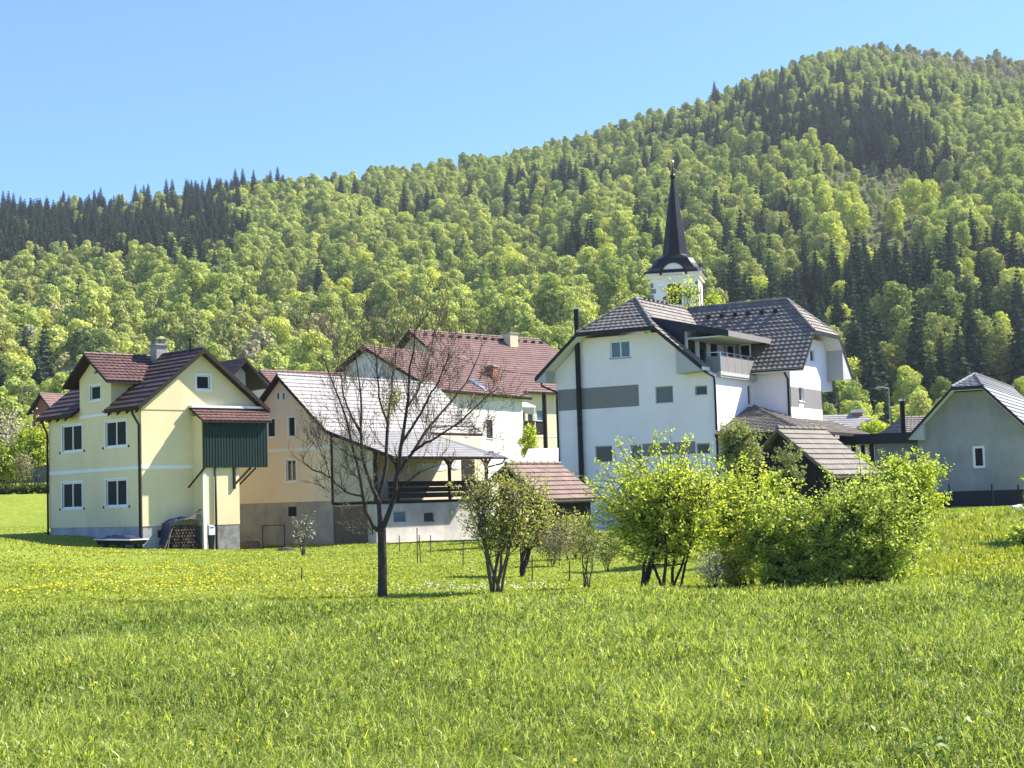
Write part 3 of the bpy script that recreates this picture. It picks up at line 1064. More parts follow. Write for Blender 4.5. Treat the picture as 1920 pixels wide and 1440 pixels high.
    bx = MB()
    xq = fr.onX(1267, 675, -ov)[0]; zq = zel - .28
    bx.hexa([(xq, -ov + .02, zq), (xr_ - .02, -ov + .02, zel - .2), (xq, -ov + .02, zu(xq) - .2)], [(xq, -.003, zq), (xr_ - .02, -.003, zel - .2), (xq, -.003, zu(xq) - .2)])
    xq2 = xm - (xq - xm)
    bx.hexa([(xl + .02, -ov + .02, zel - .2), (-Wd - .1, -ov + .02, zq), (-Wd - .1, -ov + .02, zu(-Wd - .1) - .2)], [(xl + .02, -.003, zel - .2), (-Wd - .1, -.003, zq), (-Wd - .1, -.003, zu(-Wd - .1) - .2)])
    yq = yf - 1.5
    bx.hexa([(Xw + .003, yq, zyn - .3), (Xw + .003, yf - .02, zyn - .2), (Xw + .003, yq, zuw(yq) - .2)], [(xv - .02, yq, zyn - .3), (xv - .02, yf - .02, zyn - .2), (xv - .02, yq, zuw(yq) - .2)])
    bx.each('boxed_eave', M['soffitgrey'], rf)
    # balcony
    xo = .22
    b = MB(); b.box(xi + .01, xo, .32, Dm - .004, zfl - .16, zfl - .004); b.box(xo - .1, xo + .03, .25, Dm - .004, zfl - .22, zfl + .06)
    bal = b.build('balcony_floor', M['soffitgrey'], root)
    b = MB()
    zt = fr.onY(1375, 664, xo)[1]
    nb = 6
    for i in range(nb):
        y = .35 + (Dm - .45) * i / (nb - 1); b.bar((xo, y, zfl - .1), (xo, y, zt), .04)
    b.tube([(xi + 1.0, .35, zt), (xo, .35, zt), (xo, Dm - .02, zt)], .028, 8)
    b.tube([(xo + .05, .35, zfl - .12), (xo + .05, Dm - .02, zfl - .12)], .025, 8)
    b.tube([(xo, .35, zt - .16), (xo, Dm - .02, zt - .16)], .018, 8)
    b.build('railing', M['steel'], bal)
    g = MB(); g.box(xo - .012, xo + .012, .37, Dm - .04, zfl + .04, zt - .2); g.box(xi + 1.0, xo - .03, .34, .36, zfl + .04, zt - .2); g.build('railing_panel', M['greyband'], bal)
    # flue, downpipes
    xf = fr.onX(1086, 760, -.2)[0]; zf = fr.onX(1081, 580, -.2)[1]
    f = MB(); f.tube([(xf, -.2, zb), (xf, -.2, zf)], .135, 12)
    for z in (1.0, 3.2, 5.4): f.tube([(xf, -.2, z), (xf, -.2, z + .07)], .15, 12)
    fl = f.build('flue', M['blackmetal'], root, smooth=False)
    f = MB(); f.tube([(xf, -.2, zf), (xf, -.2, zf + .08)], .19, 12); f.build('flue_cap', M['steel'], fl)
    pipe(root, [(xl + .15, -.6, zel - .1), (xl + .2, -.6, zel - .4), (-Wd + .1, -.1, zel - .75), (-Wd + .06, -.08, zel - 1.2), (-Wd + .06, -.08, zb)], .055, 'blackmetal')
    pipe(root, [(xr_ - .15, -.6, zel - .15), (.02, -.12, zel - .5), (.04, -.09, zel - 1.0), (.04, -.09, zb)], .06, 'blackmetal')
    pipe(root, [(Xw - .12, Dm - .6, zyn - .1), (Xw - .1, Dm - .09, zyn - .5), (Xw - .1, Dm - .09, zb)], .06, 'blackmetal')
    gutter(root, (xe2 - .5, yn - .06, zyn - .04), (xv, yn - .06, zyn - .04), 'blackmetal')
    # low hipped roof in the corner
    z0 = fr.onY(1352, 816, 0)[1]; yt, zt2 = fr.onY(1403, 763, .0)
    yt = min(yt, Dm - .15)
    xc, zc = fr.onX(1497, 812, -.3)
    xc = xc + .2
    ann = [((.01, -.3, z0), (xc, -.3, z0), (.4, yt, zt2), (.01, yt, zt2)), ((xc, -.3, z0), (xc, Dm + Dw + 1.5, z0), (Xw * .6, Dm - .02, zt2 + .1), (.4, yt, zt2))]
    # the far slope must clear the wing: keep it in front of the wing's wall and beside it
    tb = [((.01, -.3, z0), (xc, -.3, z0), (.3, yt, zt2), (.02, yt, zt2))]
    s2 = lambda x: z0 + (zt2 - z0) * (xc - x) / (xc - .3)
    tb += [((xc, -.3, z0), (xc, Dm - .03, z0), (.3, Dm - .03, zt2), (.3, yt, zt2)), ((xc, Dm - .03, z0), (xc, Dm + Dw + 1, z0), (Xw + .03, Dm + Dw + 1, s2(Xw + .03)), (Xw + .03, Dm - .03, s2(Xw + .03)))]
    ar = roof_parts(root, tb, 'roofgrey', .12, soff='browwood', ridge=[((xc, -.3, z0 + .03), (.3, yt, zt2 + .03))], course=.30, amp=.025, name='porch_roof')
    a = MB()
    for (x, y) in ((xc - .3, .1), (xc - .3, Dm), (xc * .5, .1), (xc - .3, Dm + Dw)): a.box(x - .08, x + .08, y - .08, y + .08, zb, z0 - .02)
    a.each('porch_post', M['browwood'], ar)
    a = MB(); a.box(.3, xc - .6, 1.2, 1.4, zb, z0 - .1); a.build('porch_wall', M['blackwood'], ar)
    return fr


WF = white_house()


# ---------------------------------------------------------------- the apricot house with the long pale roof and covered terrace
def apricot_house():
    fr = Fr(drop(623, 900, 85, .05), -38)
    root = fr.thing('apricot_house', 'apricot coloured old house with long pale slate roof and a covered wooden terrace', 'house')
    zb = -1.2
    ov = .35
    xa, za = fr.onX(519, 703, -ov)
    xk, zk = fr.onX(611, 807, -ov)                       # where the steep slope breaks into the flatter one
    k = (za - zk) / (xk - xa)
    xe, ze = fr.onX(739, 856, -ov)
    xleft = 2 * xa - xk
    Wl = 2 * xa
    zpl = fr.onX(600, 940)[1]
    yr = fr.onY(809, 714, xa)[0]
    xlt = fr.onX(703, 900)[0]                             # outer corner of the lean-to
    ylt = fr.onY(913, 900, xlt)[0]
    yed = fr.onY(950, 856, xe)[0]
    zu = lambda x: za - k * abs(x - xa) - .15
    body = gprism([(Wl, zpl), (0, zpl), (0, zu(0)), (xa, za - .15), (Wl, zu(Wl))], 0, yr).build('wall', M['orange'], root)
    cuts = []
    for r, t_ in (((542, 783, 553, 817), 'trim'), ((503, 786, 516, 818), 'trim'), ((537, 862, 555, 902), 'trim'), ((582, 805, 586, 817), None), ((520, 737, 524, 749), None), ((530, 737, 534, 749), None)):
        x0, x1, z0, z1 = rectX(fr, *r)
        window(root, cuts, 'F', 0, x0, x1, z0, z1, glass='glass' if t_ else 'darkroom', trim='trim', mull=1 if r[0] == 537 else 0, fw=.05 if t_ else .02, tw=.1 if t_ else .05, frame='browwood' if r[0] != 537 else 'pvc')
    cut(body, cuts)
    b = MB(); bz = fr.onX(580, 841)[1]; b.box(Wl, -.001, -.025, .1, bz - .09, bz + .09); b.build('string_course', M['trim'], root)
    b = MB(); b.box(Wl + .04, -.04, .04, yr, zb, zpl - .003); pl = b.build('plinth', M['concrete'], root)
    cp = []
    x0, x1, z0, z1 = rectX(fr, 540, 950, 556, 968, .04)
    window(root, cp, 'F', .04, x0, x1, z0, z1, frame='blackmetal', glass='darkroom', mull=0, fw=.03)
    cut(pl, cp)
    # lean-to: pale end wall, lower storey, deck
    zdk = fr.onX(660, 941, 0)[1]
    zl = lambda x: zk - (zk - ze) * (x - xk) / (xe - xk) - .15
    e = gprism([(.03, zdk), (xlt, zdk), (xlt, zl(xlt)), (.03, zl(.03))], .02, .16).build('end_panel', M['infill'], root)
    t_ = MB(); t_.box(-.05, .06, -.05, .02, zdk - .05, zl(.1)); t_.box(-.02, xlt, -.04, .02, zdk - .12, zdk - .001); t_.box(xlt - .08, xlt + .03, -.03, .17, zdk, zl(xlt)); t_.each('timber_post', M['blackwood'], e)
    b = MB(); b.box(.0, xlt - .02, .06, ylt, zb, zdk - .16)
    lo = b.build('lower_wall', M['dirtywall'], root)
    cl = []
    for r, gl in (((738, 959, 762, 979), 'glassblue'), ((795, 960, 815, 979), 'glass')):
        y0, y1, z0, z1 = rectY(fr, *r, xlt - .02)
        window(root, cl, 'R', xlt - .02, y0, y1, z0, z1, glass=gl, mull=0, frame='sillgrey', fw=.05)
    x0, x1, z0, z1 = rectX(fr, 617, 949, 690, 1018, .06)
    cl.append(cutbox('F', .06, x0, min(x1, xlt - .3), zb + .2, z1, .15))
    cut(lo, cl)
    g = MB()
    n = 9
    for i in range(n):
        a0 = x0 + (min(x1, xlt - .3) - x0) * i / n; a1 = x0 + (min(x1, xlt - .3) - x0) * (i + 1) / n
        g.box(a0 + .006, a1 - .006, .10, .16, zb, z1 - .02, rnd.random())
    g.build('garage_door', M['greywood'], root)
    d = MB(); d.box(.02, xlt + .05, .17, ylt + .2, zdk - .15, zdk - .001); dk = d.build('terrace_deck', M['blackwood'], root)
    rl = MB()
    ps = [fr.onY(u, 900, xlt)[0] for u in (704, 745, 843, 912)]
    zrt = fr.onY(800, 903, xlt)[1]
    for i in range(3):
        z = zdk + .12 + i * (zrt - zdk - .2) / 2.6
        rl.box(xlt - .03, xlt + .03, ps[0] + 1.0, ps[3], z, z + .27, rnd.random())
    rl.box(xlt - .06, xlt + .06, ps[0] + 1.0, ps[3], zrt - .04, zrt + .03)
    rl.box(xlt - .9, xlt, ps[3] - .03, ps[3] + .03, zrt - .04, zrt + .03)
    rl.build('terrace_railing', M['blackwood'], dk)
    po = MB()
    for y in ps[1:]:
        po.box(xlt - .07, xlt + .07, y - .07, y + .07, zdk, zl(xlt) - .05)
        po.bar((xlt, y, zl(xlt) - .85), (xlt, y + .7, zl(xlt) - .12), .1); po.bar((xlt, y, zl(xlt) - .85), (xlt, y - .7, zl(xlt) - .12), .1)
    po.box(xlt - .08, xlt + .08, 0.2, ylt + .6, zl(xlt) - .16, zl(xlt) - .0)
    po.build('terrace_post', M['browwood'], dk)
    bw = MB(); bw.box(.02, .1, .2, yr, zdk, zl(0.1)); bw.build('terrace_back_wall', M['orange'], dk)
    dd = MB(); y0, y1, z0, z1 = rectY(fr, 866, 862, 890, 925, .1); dd.box(.08, .13, y0, y1, zdk, z1); dd.build('terrace_door', M['darkroom'], dk)
    sg = MB(); y0, y1, z0, z1 = rectY(fr, 780, 868, 838, 882, .1)
    lh = MB()
    for i in range(9):
        ya = y0 + (y1 - y0) * i / 9
        lh.box(.102, .125, ya, ya + (y1 - y0) / 9 - .01, z0 + .04 * math.sin(i * 1.7), z1 + .03 * math.sin(i * 2.3))
    lh.build('white_hanging', M['tarp'], dk)
    pn = MB(); y0, y1, z0, z1 = rectY(fr, 843, 865, 862, 880, .1)
    cyc, czc = (y0 + y1) / 2, (z0 + z1) / 2
    pn.hexa([(.102, cyc + math.cos(i * math.pi / 8) * (y1 - y0) / 2, czc + math.sin(i * math.pi / 8) * (z1 - z0) / 2) for i in range(16)], [(.14, cyc + math.cos(i * math.pi / 8) * (y1 - y0) / 2, czc + math.sin(i * math.pi / 8) * (z1 - z0) / 2) for i in range(16)])
    pn.build('round_panel', M['tarp'], dk)
    # roof
    yb = yr + .3
    rf = roof_parts(root, [((xk, -ov, zk), (xk, yb, zk), (xa, yb, za), (xa, -ov, za)), ((xleft, -ov, zk), (xleft, yb, zk), (xa, yb, za), (xa, -ov, za))], 'roofasb', .12, ridge=[((xa, -ov, za + .03), (xa, yb, za + .03))], course=.36, amp=.012, step=.04, colw=.5)
    ylast = yed
    roof_parts(rf, [((xe, -ov, ze), (xe, yr * .62, ze), (xk, yr * .62, zk), (xk, -ov, zk))], 'roofasb', .1, course=.36, amp=.012, step=.035, colw=.5, name='lean_to_roof')
    gr = MB()
    q = [(xe, yr * .62 + .01, ze), (xe, yed, ze), (xk + .5, yed - 2.6, zk - .25), (xk, yr * .62 + .01, zk)]
    gr.slab(q, .08, -.02)
    q2 = [(xe, yed, ze), (xk - .2, yed, ze + .05), (xk - .1, yed - 2.6, zk - .25), (xk + .5, yed - 2.6, zk - .25)]
    gr.slab(q2, .08, -.02)
    fixn(gr.build('terrace_roof', M['greysheet'], rf))
    vb = MB()
    for a, za_, b_, zb_ in ((xa, za, xk, zk), (xk, zk, xe, ze), (xleft, zk, xa, za)):
        vb.hexa([(a, -ov - .04, za_ - .17), (b_, -ov - .04, zb_ - .17), (b_, -ov - .04, zb_ + .03), (a, -ov - .04, za_ + .03)], [(a, -ov - .003, za_ - .17), (b_, -ov - .003, zb_ - .17), (b_, -ov - .003, zb_ + .03), (a, -ov - .003, za_ + .03)])
    vb.each('barge_board', M['browwood'], rf)
    gutter(root, (xe + .06, -ov, ze - .04), (xe + .06, yed, ze - .04))
    pipe(root, [(xe + .05, yed - .2, ze - .1), (xe - .1, yed - .3, ze - .35), (xlt + .12, ylt - .1, ze - .5), (xlt + .1, ylt, ze - .9)], .045)
    return fr, dict(xlt=xlt, ylt=ylt, yr=yr)


AF, AD = apricot_house()


# ---------------------------------------------------------------- generic gabled house further back
def gable_house(name, label, fr, x0, x1, L, zb, ze, zr, xm=None, wall='offwhite', roof='roofred', ov=.5, cat='house', course=.36, hipfar=0, soff='browwood'):
    root = fr.thing(name, label, cat)
    xm = (x0 + x1) / 2 if xm is None else xm
    kl, kr = (zr - ze[0]) / (xm - x0), (zr - ze[1]) / (x1 - xm)
    wl, wr = x0 + ov, x1 - ov
    w_ = gprism([(wl, zb), (wr, zb), (wr, ze[1] + kr * ov - .18), (xm, zr - .18), (wl, ze[0] + kl * ov - .18)], 0, L - (hipfar - ov if hipfar else 0)).build('wall', M[wall], root)
    if hipfar:
        e_ = MB(); e_.box(wl + .002, wr - .002, L - hipfar + ov - .01, L - .02, zb, min(ze) + .0); e_.build('end_wall', M[wall], root)
    ya, yb = -ov, L + ov
    planes = [((x0, yb, ze[0]), (x0, ya, ze[0]), (xm, ya, zr), (xm, yb - hipfar, zr)), ((x1, ya, ze[1]), (x1, yb, ze[1]), (xm, yb - hipfar, zr), (xm, ya, zr))]
    rg = [((xm, ya, zr + .03), (xm, yb - hipfar, zr + .03))]
    if hipfar:
        planes.append(((x1, yb, ze[1]), (x0, yb, ze[0]), (xm, yb - hipfar, zr), (xm, yb - hipfar, zr)))
    rf = roof_parts(root, planes, roof, .14, ridge=rg, course=course, soff=soff)
    vb = MB()
    for a, za_, b_, zb_ in ((x0, ze[0], xm, zr), (xm, zr, x1, ze[1])):
        vb.hexa([(a, ya - .04, za_ - .2), (b_, ya - .04, zb_ - .2), (b_, ya - .04, zb_ + .04), (a, ya - .04, za_ + .04)], [(a, ya - .003, za_ - .2), (b_, ya - .003, zb_ - .2), (b_, ya - .003, zb_ + .04), (a, ya - .003, za_ + .04)])
    vb.each('barge_board', M['browwood'], rf)
    return root, w_, rf


def on_roof(fr, u, v, xm, zr, k):
    """where the picture ray meets a slope falling away from the ridge towards +x"""
    d = ray(u, v)
    n = fr.ex * k + V((0, 0, 1))
    p0 = fr.wor(xm, 0, zr)
    t = (p0 - CAMP).dot(n) / d.dot(n)
    return fr.loc(CAMP + d * t)


# white gabled house with red roof behind the apricot one
def white_gable():
    fr = Fr(drop(680, 700, 104, 1.0), -29)
    xm, zr = fr.onX(680, 649, -.5)
    xl, zl = fr.onX(629, 693, -.5)
    k = (zr - zl) / (xm - xl)
    ye = fr.onY(873, 671, xm)[0]
    xe, ze = fr.onX(998, 769, ye)
    ze = zr - (xe - xm) * k * .93
    L = ye - .5
    root, w_, rf = gable_house('white_gabled_house', 'white rendered house with brick red roof, skylight and small chimney, behind the pale slate roof', fr, xl, xe, L, -2, (zl, ze), zr, xm, 'offwhite', 'roofred', .5)
    kr = (zr - ze) / (xe - xm)
    cuts = []
    xw = xe - .5
    y0, y1, z0, z1 = rectY(fr, 912, 787, 924, 822, xw)
    window(root, cuts, 'R', xw, y0, y1, z0, z1, glass='glass', mull=0, frame='browwood', sill='pvc')
    x0, x1, z0, z1 = rectX(fr, 700, 705, 712, 722, 0)
    window(root, cuts, 'F', 0, x0, x1, z0, z1, glass='glass', mull=0)
    cut(w_, cuts)
    a = on_roof(fr, 887, 716, xm, zr, kr); b = on_roof(fr, 908, 733, xm, zr, kr)
    s = MB()
    ra, rb_ = V((a.x, a.y, a.z)), V((b.x, b.y, b.z))
    d = MB(); x0_, x1_ = a.x, b.x
    za_, zb_ = zr - (x0_ - xm) * kr, zr - (x1_ - xm) * kr
    yc = (a.y + b.y) / 2
    d.hexa([(x0_, yc - .35, za_ + .02), (x1_, yc - .35, zb_ + .02), (x1_, yc + .35, zb_ + .02), (x0_, yc + .35, za_ + .02)], [(x0_, yc - .35, za_ + .16), (x1_, yc - .35, zb_ + .16), (x1_, yc + .35, zb_ + .16), (x0_, yc + .35, za_ + .16)])
    sk = d.build('skylight', M['steel'], rf)
    d = MB(); d.hexa([(x0_ + .06, yc - .28, za_ + .15), (x1_ - .06, yc - .28, zb_ + .15), (x1_ - .06, yc + .28, zb_ + .15), (x0_ + .06, yc + .28, za_ + .15)], [(x0_ + .06, yc - .28, za_ + .175), (x1_ - .06, yc - .28, zb_ + .175), (x1_ - .06, yc + .28, zb_ + .175), (x0_ + .06, yc + .28, za_ + .175)]); d.build('pane', M['glassblue'], sk)
    c = on_roof(fr, 922, 708, xm, zr, kr)
    m = MB(); m.box(c.x - .35, c.x + .35, c.y - .4, c.y + .4, c.z - .6, c.z + .75); ch = m.build('chimney', M['brick'], rf)
    m = MB(); m.box(c.x - .42, c.x + .42, c.y - .47, c.y + .47, c.z + .75, c.z + .83); m.build('chimney_cap', M['concrete'], ch)
    gutter(root, (xe + .05, -.4, ze - .05), (xe + .05, L + .4, ze - .05))


white_gable()


def big_red():
    fr = Fr(drop(769, 660, 124, 1.0), -45)
    xm, zr = fr.onX(769, 620, -.5)
    xv, zv = fr.onX(812, 658, -.5)
    k = (zr - zv) / (xv - xm)
    ye = fr.onY(1012, 633, xm)[0]
    e = on_roof(fr, 950, 733, xm, zr, k)
    xe, ze = e.x, e.z
    Lw = fr.onY(1100, 740, xe)[0]
    L = max(ye + 2.5, min(Lw, ye + 6))
    root, w_, rf = gable_house('cream_house', 'big cream coloured house under a wide brick red roof with a row of snow guards', fr, 2 * xm - xe, xe, L, -2, (ze, ze), zr, xm, 'cream', 'roofred', .6, hipfar=L + .6 - ye)
    g = MB()
    for i in range(15):
        y = .5 + (ye - 1) * i / 14; x = xm + .55
        g.box(x, x + .14, y - .16, y + .16, zr - k * (x - xm), zr - k * (x - xm) + .2)
    g.each('snow_guard', M['blackmetal'], rf)
    c = on_roof(fr, 957, 646, xm, zr, k)
    m = MB(); m.box(c.x - .45, c.x + .45, c.y - .45, c.y + .45, c.z - .6, c.z + .85); ch = m.build('chimney', M['cream'], rf)
    m = MB(); m.box(c.x - .52, c.x + .52, c.y - .52, c.y + .52, c.z + .85, c.z + .95); m.build('chimney_cap', M['concrete'], ch)
    xw = xe - .6
    cuts = []
    for r in ((1007, 768, 1020, 790), (962, 772, 985, 800), (990, 775, 1000, 800)):
        y0, y1, z0, z1 = rectY(fr, *r, xw)
        window(root, cuts, 'R', xw, y0, y1, z0, z1, glass='glassblue' if r[0] == 1007 else 'glass', mull=1 if r[0] == 962 else 0, frame='pvc')
    cut(w_, cuts)
    y0, y1, z0, z1 = rectY(fr, 960, 791, 1024, 812, xw + 1.3)
    b = MB(); b.box(xw + .003, xw + 1.3, y0 - .5, y1, z0 - .1, z0 + .06); bal = b.build('balcony_floor', M['blackwood'], root)
    b = MB()
    n = 24
    for i in range(n):
        a = y0 - .5 + (y1 - y0 + .5) * i / n
        b.box(xw + 1.26, xw + 1.3, a, a + (y1 - y0 + .5) / n - .012, z0 - .05, z1, rnd.random() * .6)
    b.box(xw + 1.22, xw + 1.34, y0 - .5, y1, z1, z1 + .07)
    b.box(xw + .01, xw + 1.26, y0 - .54, y0 - .5, z0 - .05, z1); b.build('balcony_boards', M['blackwood'], bal)
    q = MB(); yk = fr.onY(1003, 765, xw + 1.3)[0]; zk = fr.onY(1003, 764, xw + 1.3)[1]
    q.hexa([(xw, yk - 3, zk + .5), (xw + 1.4, yk - 3, zk), (xw + 1.4, yk, zk), (xw, yk, zk + .5)], [(xw, yk - 3, zk + .58), (xw + 1.4, yk - 3, zk + .08), (xw + 1.4, yk, zk + .08), (xw, yk, zk + .58)])
    q.bar((xw + 1.3, yk - .05, zk), (xw + 1.3, yk - .05, -2), .06)
    q.build('porch_canopy', M['tarp'], root)
    b = MB(); zz = fr.onY(1010, 818, xw)[1]; b.box(xw - .02, xw + .02, -.3, L - .1, zz - .05, zz + .05); b.build('string_course', M['trim'], root)


big_red()


def side_house():
    fr = Fr(drop(462, 700, 112, .5), 40)
    xm, zr = fr.onX(461, 673, -1.2)
    xr, zr2 = fr.onX(505, 724, -1.2)
    k = (zr - zr2) / (xr - xm)
    root, w_, rf = gable_house('grey_gabled_house', 'grey rendered house with deep shaded gable, just behind the yellow house', fr, 2 * xm - xr, xr, 9, -2, (zr2, zr2), zr, xm, 'offwhite', 'roofreddark', 1.2)


side_house()


def strip_house():
    fr = Fr(drop(500, 720, 118, 1.0), -50)
    xm, zr = fr.onX(487, 696, -.4)
    L = fr.onY(640, 700, xm)[0]
    gable_house('low_red_roofed_house', 'low house whose red ridge shows above the pale slate roof', fr, xm - 4, xm + 4, L, -2, (zr - 2.6, zr - 2.6), zr, xm, 'offwhite', 'roofred', .4)


strip_house()


def left_house():
    fr = Fr(drop(72, 765, 165, 4.6), -32)
    xm, zr = fr.onX(74, 738, -.4)
    gable_house('red_gabled_cottage', 'small red gabled cottage half hidden by blossoming shrubs', fr, xm - 1.9, xm + 2.4, 6, -3, (zr - 2.0, zr - 2.4), zr, xm, 'terracotta', 'roofred', .4)


left_house()


# ---------------------------------------------------------------- grey unpainted house on the right
def grey_house():
    fr = Fr(drop(1722, 850, 82, 1.0), -25)
    root = fr.thing('grey_house', 'unpainted grey rendered house with charcoal half hipped roof', 'house')
    zb = -1.5
    ov = .7
    xl, zl = fr.onX(1703, 818, -ov); hl, hz = fr.onX(1784, 726, -ov); hr, hz2 = fr.onX(1842, 725, -ov)
    hz = (hz + hz2) / 2
    xm = (hl + hr) / 2; xr = 2 * xm - xl
    k = (hz - zl) / (hl - xl)
    zpk = hz + k * (xm - hl)
    ypk = 2.0
    L = 16
    W = 2 * xm
    zu = lambda x: zpk - k * abs(x - xm) - .2
    w_ = gprism([(0, zb), (W, zb), (W, zu(W)), (hr, hz - .2), (hl, hz - .2), (0, zu(0))], 0, L).build('wall', M['greyplaster'], root)
    cuts = []
    x0, x1, z0, z1 = rectX(fr, 1819, 836, 1847, 878)
    window(root, cuts, 'F', 0, x0 + .12, x1, z0, z1, glass='darkroom', mull=0, frame='pvc', fw=.12, dep=.12, sill='greyplaster')
    cut(w_, cuts)
    e = .3
    planes = [((xl, L, zl), (xl, -ov, zl), (hl, -ov, hz), (hl, L, hz)), ((hl, L, hz), (hl, -ov, hz), (xm, ypk, zpk), (xm, L, zpk)), ((hl, -ov, hz), (hr, -ov, hz), (xm, ypk, zpk), (xm, ypk, zpk)),
              ((xr, -ov, zl), (xr, L, zl), (hr, L, hz), (hr, -ov, hz)), ((hr, -ov, hz), (hr, L, hz), (xm, L, zpk), (xm, ypk, zpk))]
    rf = roof_parts(root, planes, 'roofcharcoal', .16, soff='soffit', ridge=[((xm, ypk, zpk + .03), (xm, L, zpk + .03)), ((hl, -ov, hz + .03), (xm, ypk, zpk + .03)), ((hr, -ov, hz + .03), (xm, ypk, zpk + .03))], course=.36, amp=.02, step=.05)
    vb = MB()
    for a, za_, b_, zb_ in ((xl, zl, hl, hz), (hl, hz, hr, hz), (hr, hz, xr, zl)):
        vb.hexa([(a, -ov - .03, za_ - .14), (b_, -ov - .03, zb_ - .14), (b_, -ov - .03, zb_ + .05), (a, -ov - .03, za_ + .05)], [(a, -ov - .002, za_ - .14), (b_, -ov - .002, zb_ - .14), (b_, -ov - .002, zb_ + .05), (a, -ov - .002, za_ + .05)])
    vb.each('barge_board', M['bluemetal'], rf)
    bx = MB(); q = -.05
    bx.hexa([(xl + .02, -ov + .02, zl - .17), (q + .5, -ov + .02, zl - .24), (q + .5, -ov + .02, zu(q + .5))], [(xl + .02, -.004, zl - .17), (q + .5, -.004, zl - .24), (q + .5, -.004, zu(q + .5))]); bx.each('boxed_eave', M['soffitgrey'], rf)
    zp_ = fr.onX(1800, 921, -.02)[1]
    p_ = MB(); p_.box(-.02, W + .02, -.02, .1, zb, zp_); p_.build('plinth', M['bluemetal'], root)
    # flat roofed annex
    y_a = 1.2
    xa0 = fr.onX(1574, 823, y_a - .3)[0]; zf0, zf1 = fr.onX(1640, 832, y_a - .3)[1], fr.onX(1640, 815, y_a - .3)[1]
    a = MB(); xw0 = fr.onX(1640, 850, y_a)[0]
    a.box(xw0, -.004, y_a, y_a + 5, zb, zf0 - .005); an = a.build('annex', M['greyplaster'], root)
    a = MB(); a.box(xa0, -.01, y_a - .3, y_a + 5.3, zf0, zf1 + .06); a.build('flat_roof', M['bluemetal'], an)
    a = MB()
    for u in (1600, 1634):
        x = fr.onX(u, 850, y_a)[0]; a.box(x - .1, x + .1, y_a, y_a + .2, zb, zf0 - .003)
    a.each('post', M['browwood'], an)
    xf = fr.onX(1693, 790, y_a + .6)[0]; zt = fr.onX(1690, 752, y_a + .6)[1]
    f = MB(); f.tube([(xf, y_a + .6, zf1), (xf, y_a + .6, zt)], .13, 12); f.build('flue', M['blackmetal'], an)
    f = MB(); f.tube([(xf, y_a + .6, zt), (xf, y_a + .6, zt + .1)], .17, 12); f.build('flue_cap', M['steel'], an)
    return fr


GF = grey_house()


# ---------------------------------------------------------------- sheds
def shed(name, label, O, deg, apex, rtip, ltip, rend, wall, roof, post=True, course=.3):
    fr = Fr(O, deg)
    root = fr.thing(name, label, 'shed')
    ov = .3
    xm, zr = fr.onX(*apex, -ov); xe, ze = fr.onX(*rtip, -ov); xl, zl = fr.onX(*ltip, -ov)
    L = fr.onY(*rend, xm)[0]
    kr = (zr - ze) / (xe - xm); kl = (zr - zl) / (xm - xl)
    wl, wr = xl + .3, xe - .3
    b = MB()
    n = max(6, int((wr - wl) / .18))
    zt = lambda x: (zr - kr * (x - xm) if x > xm else zr - kl * (xm - x)) - .12
    for i in range(n):
        a, c = wl + (wr - wl) * i / n, wl + (wr - wl) * (i + 1) / n
        y = rnd.uniform(-.012, .012)
        b.hexa([(a + .004, y, -1), (c - .004, y, -1), (c - .004, y, zt(c - .004)), (a + .004, y, zt(a + .004))], [(a + .004, y + .04, -1), (c - .004, y + .04, -1), (c - .004, y + .04, zt(c - .004)), (a + .004, y + .04, zt(a + .004))], rnd.random())
    m = max(4, int(L / .2))
    for i in range(m):
        a, c = L * i / m, L * (i + 1) / m
        for x in (wl, wr):
            b.box(x - .02, x + .02, a + .004, c - .004, -1, zt(wr if x == wr else wl), rnd.random())
    b.build('board_wall', M[wall], root)
    rf = roof_parts(root, [((xe, -ov, ze), (xe, L + ov, ze), (xm, L + ov, zr), (xm, -ov, zr)), ((xl, L + ov, zl), (xl, -ov, zl), (xm, -ov, zr), (xm, L + ov, zr))], roof, .07, ridge=[((xm, -ov, zr + .02), (xm, L + ov, zr + .02))], course=course, amp=.022, step=.04, soff='greywood')
    vb = MB()
    for a, za_, b_, zb_ in ((xl, zl, xm, zr), (xm, zr, xe, ze)):
        vb.hexa([(a, -ov - .03, za_ - .13), (b_, -ov - .03, zb_ - .13), (b_, -ov - .03, zb_ + .02), (a, -ov - .03, za_ + .02)], [(a, -ov - .003, za_ - .13), (b_, -ov - .003, zb_ - .13), (b_, -ov - .003, zb_ + .02), (a, -ov - .003, za_ + .02)])
    vb.each('barge_board', M['greywood'], rf)
    if post:
        p = MB(); p.bar((xe - .15, -.15, -1), (xe - .15, -.15, ze - .05), .1); p.bar((xe - .12, -.2, ze - .1), (xe - .12, L, ze - .1), .09); p.build('post', M['greywood'], root)


shed('dark_wooden_shed', 'blackened wooden shed with weathered grey tile roof, rising behind the bushes', drop(1556, 905, 60, .4), -42, (1457, 804), (1561, 891), (1428, 838), (1540, 806), 'blackwood', 'roofshedgrey', course=.34)
shed('small_tiled_shed', 'small wooden shed with mossy pinkish tile roof beside the white house', drop(1020, 945, 62, .1), -42, (948, 871), (1024, 937), (915, 900), (1042, 873), 'blackwood', 'roofshed')


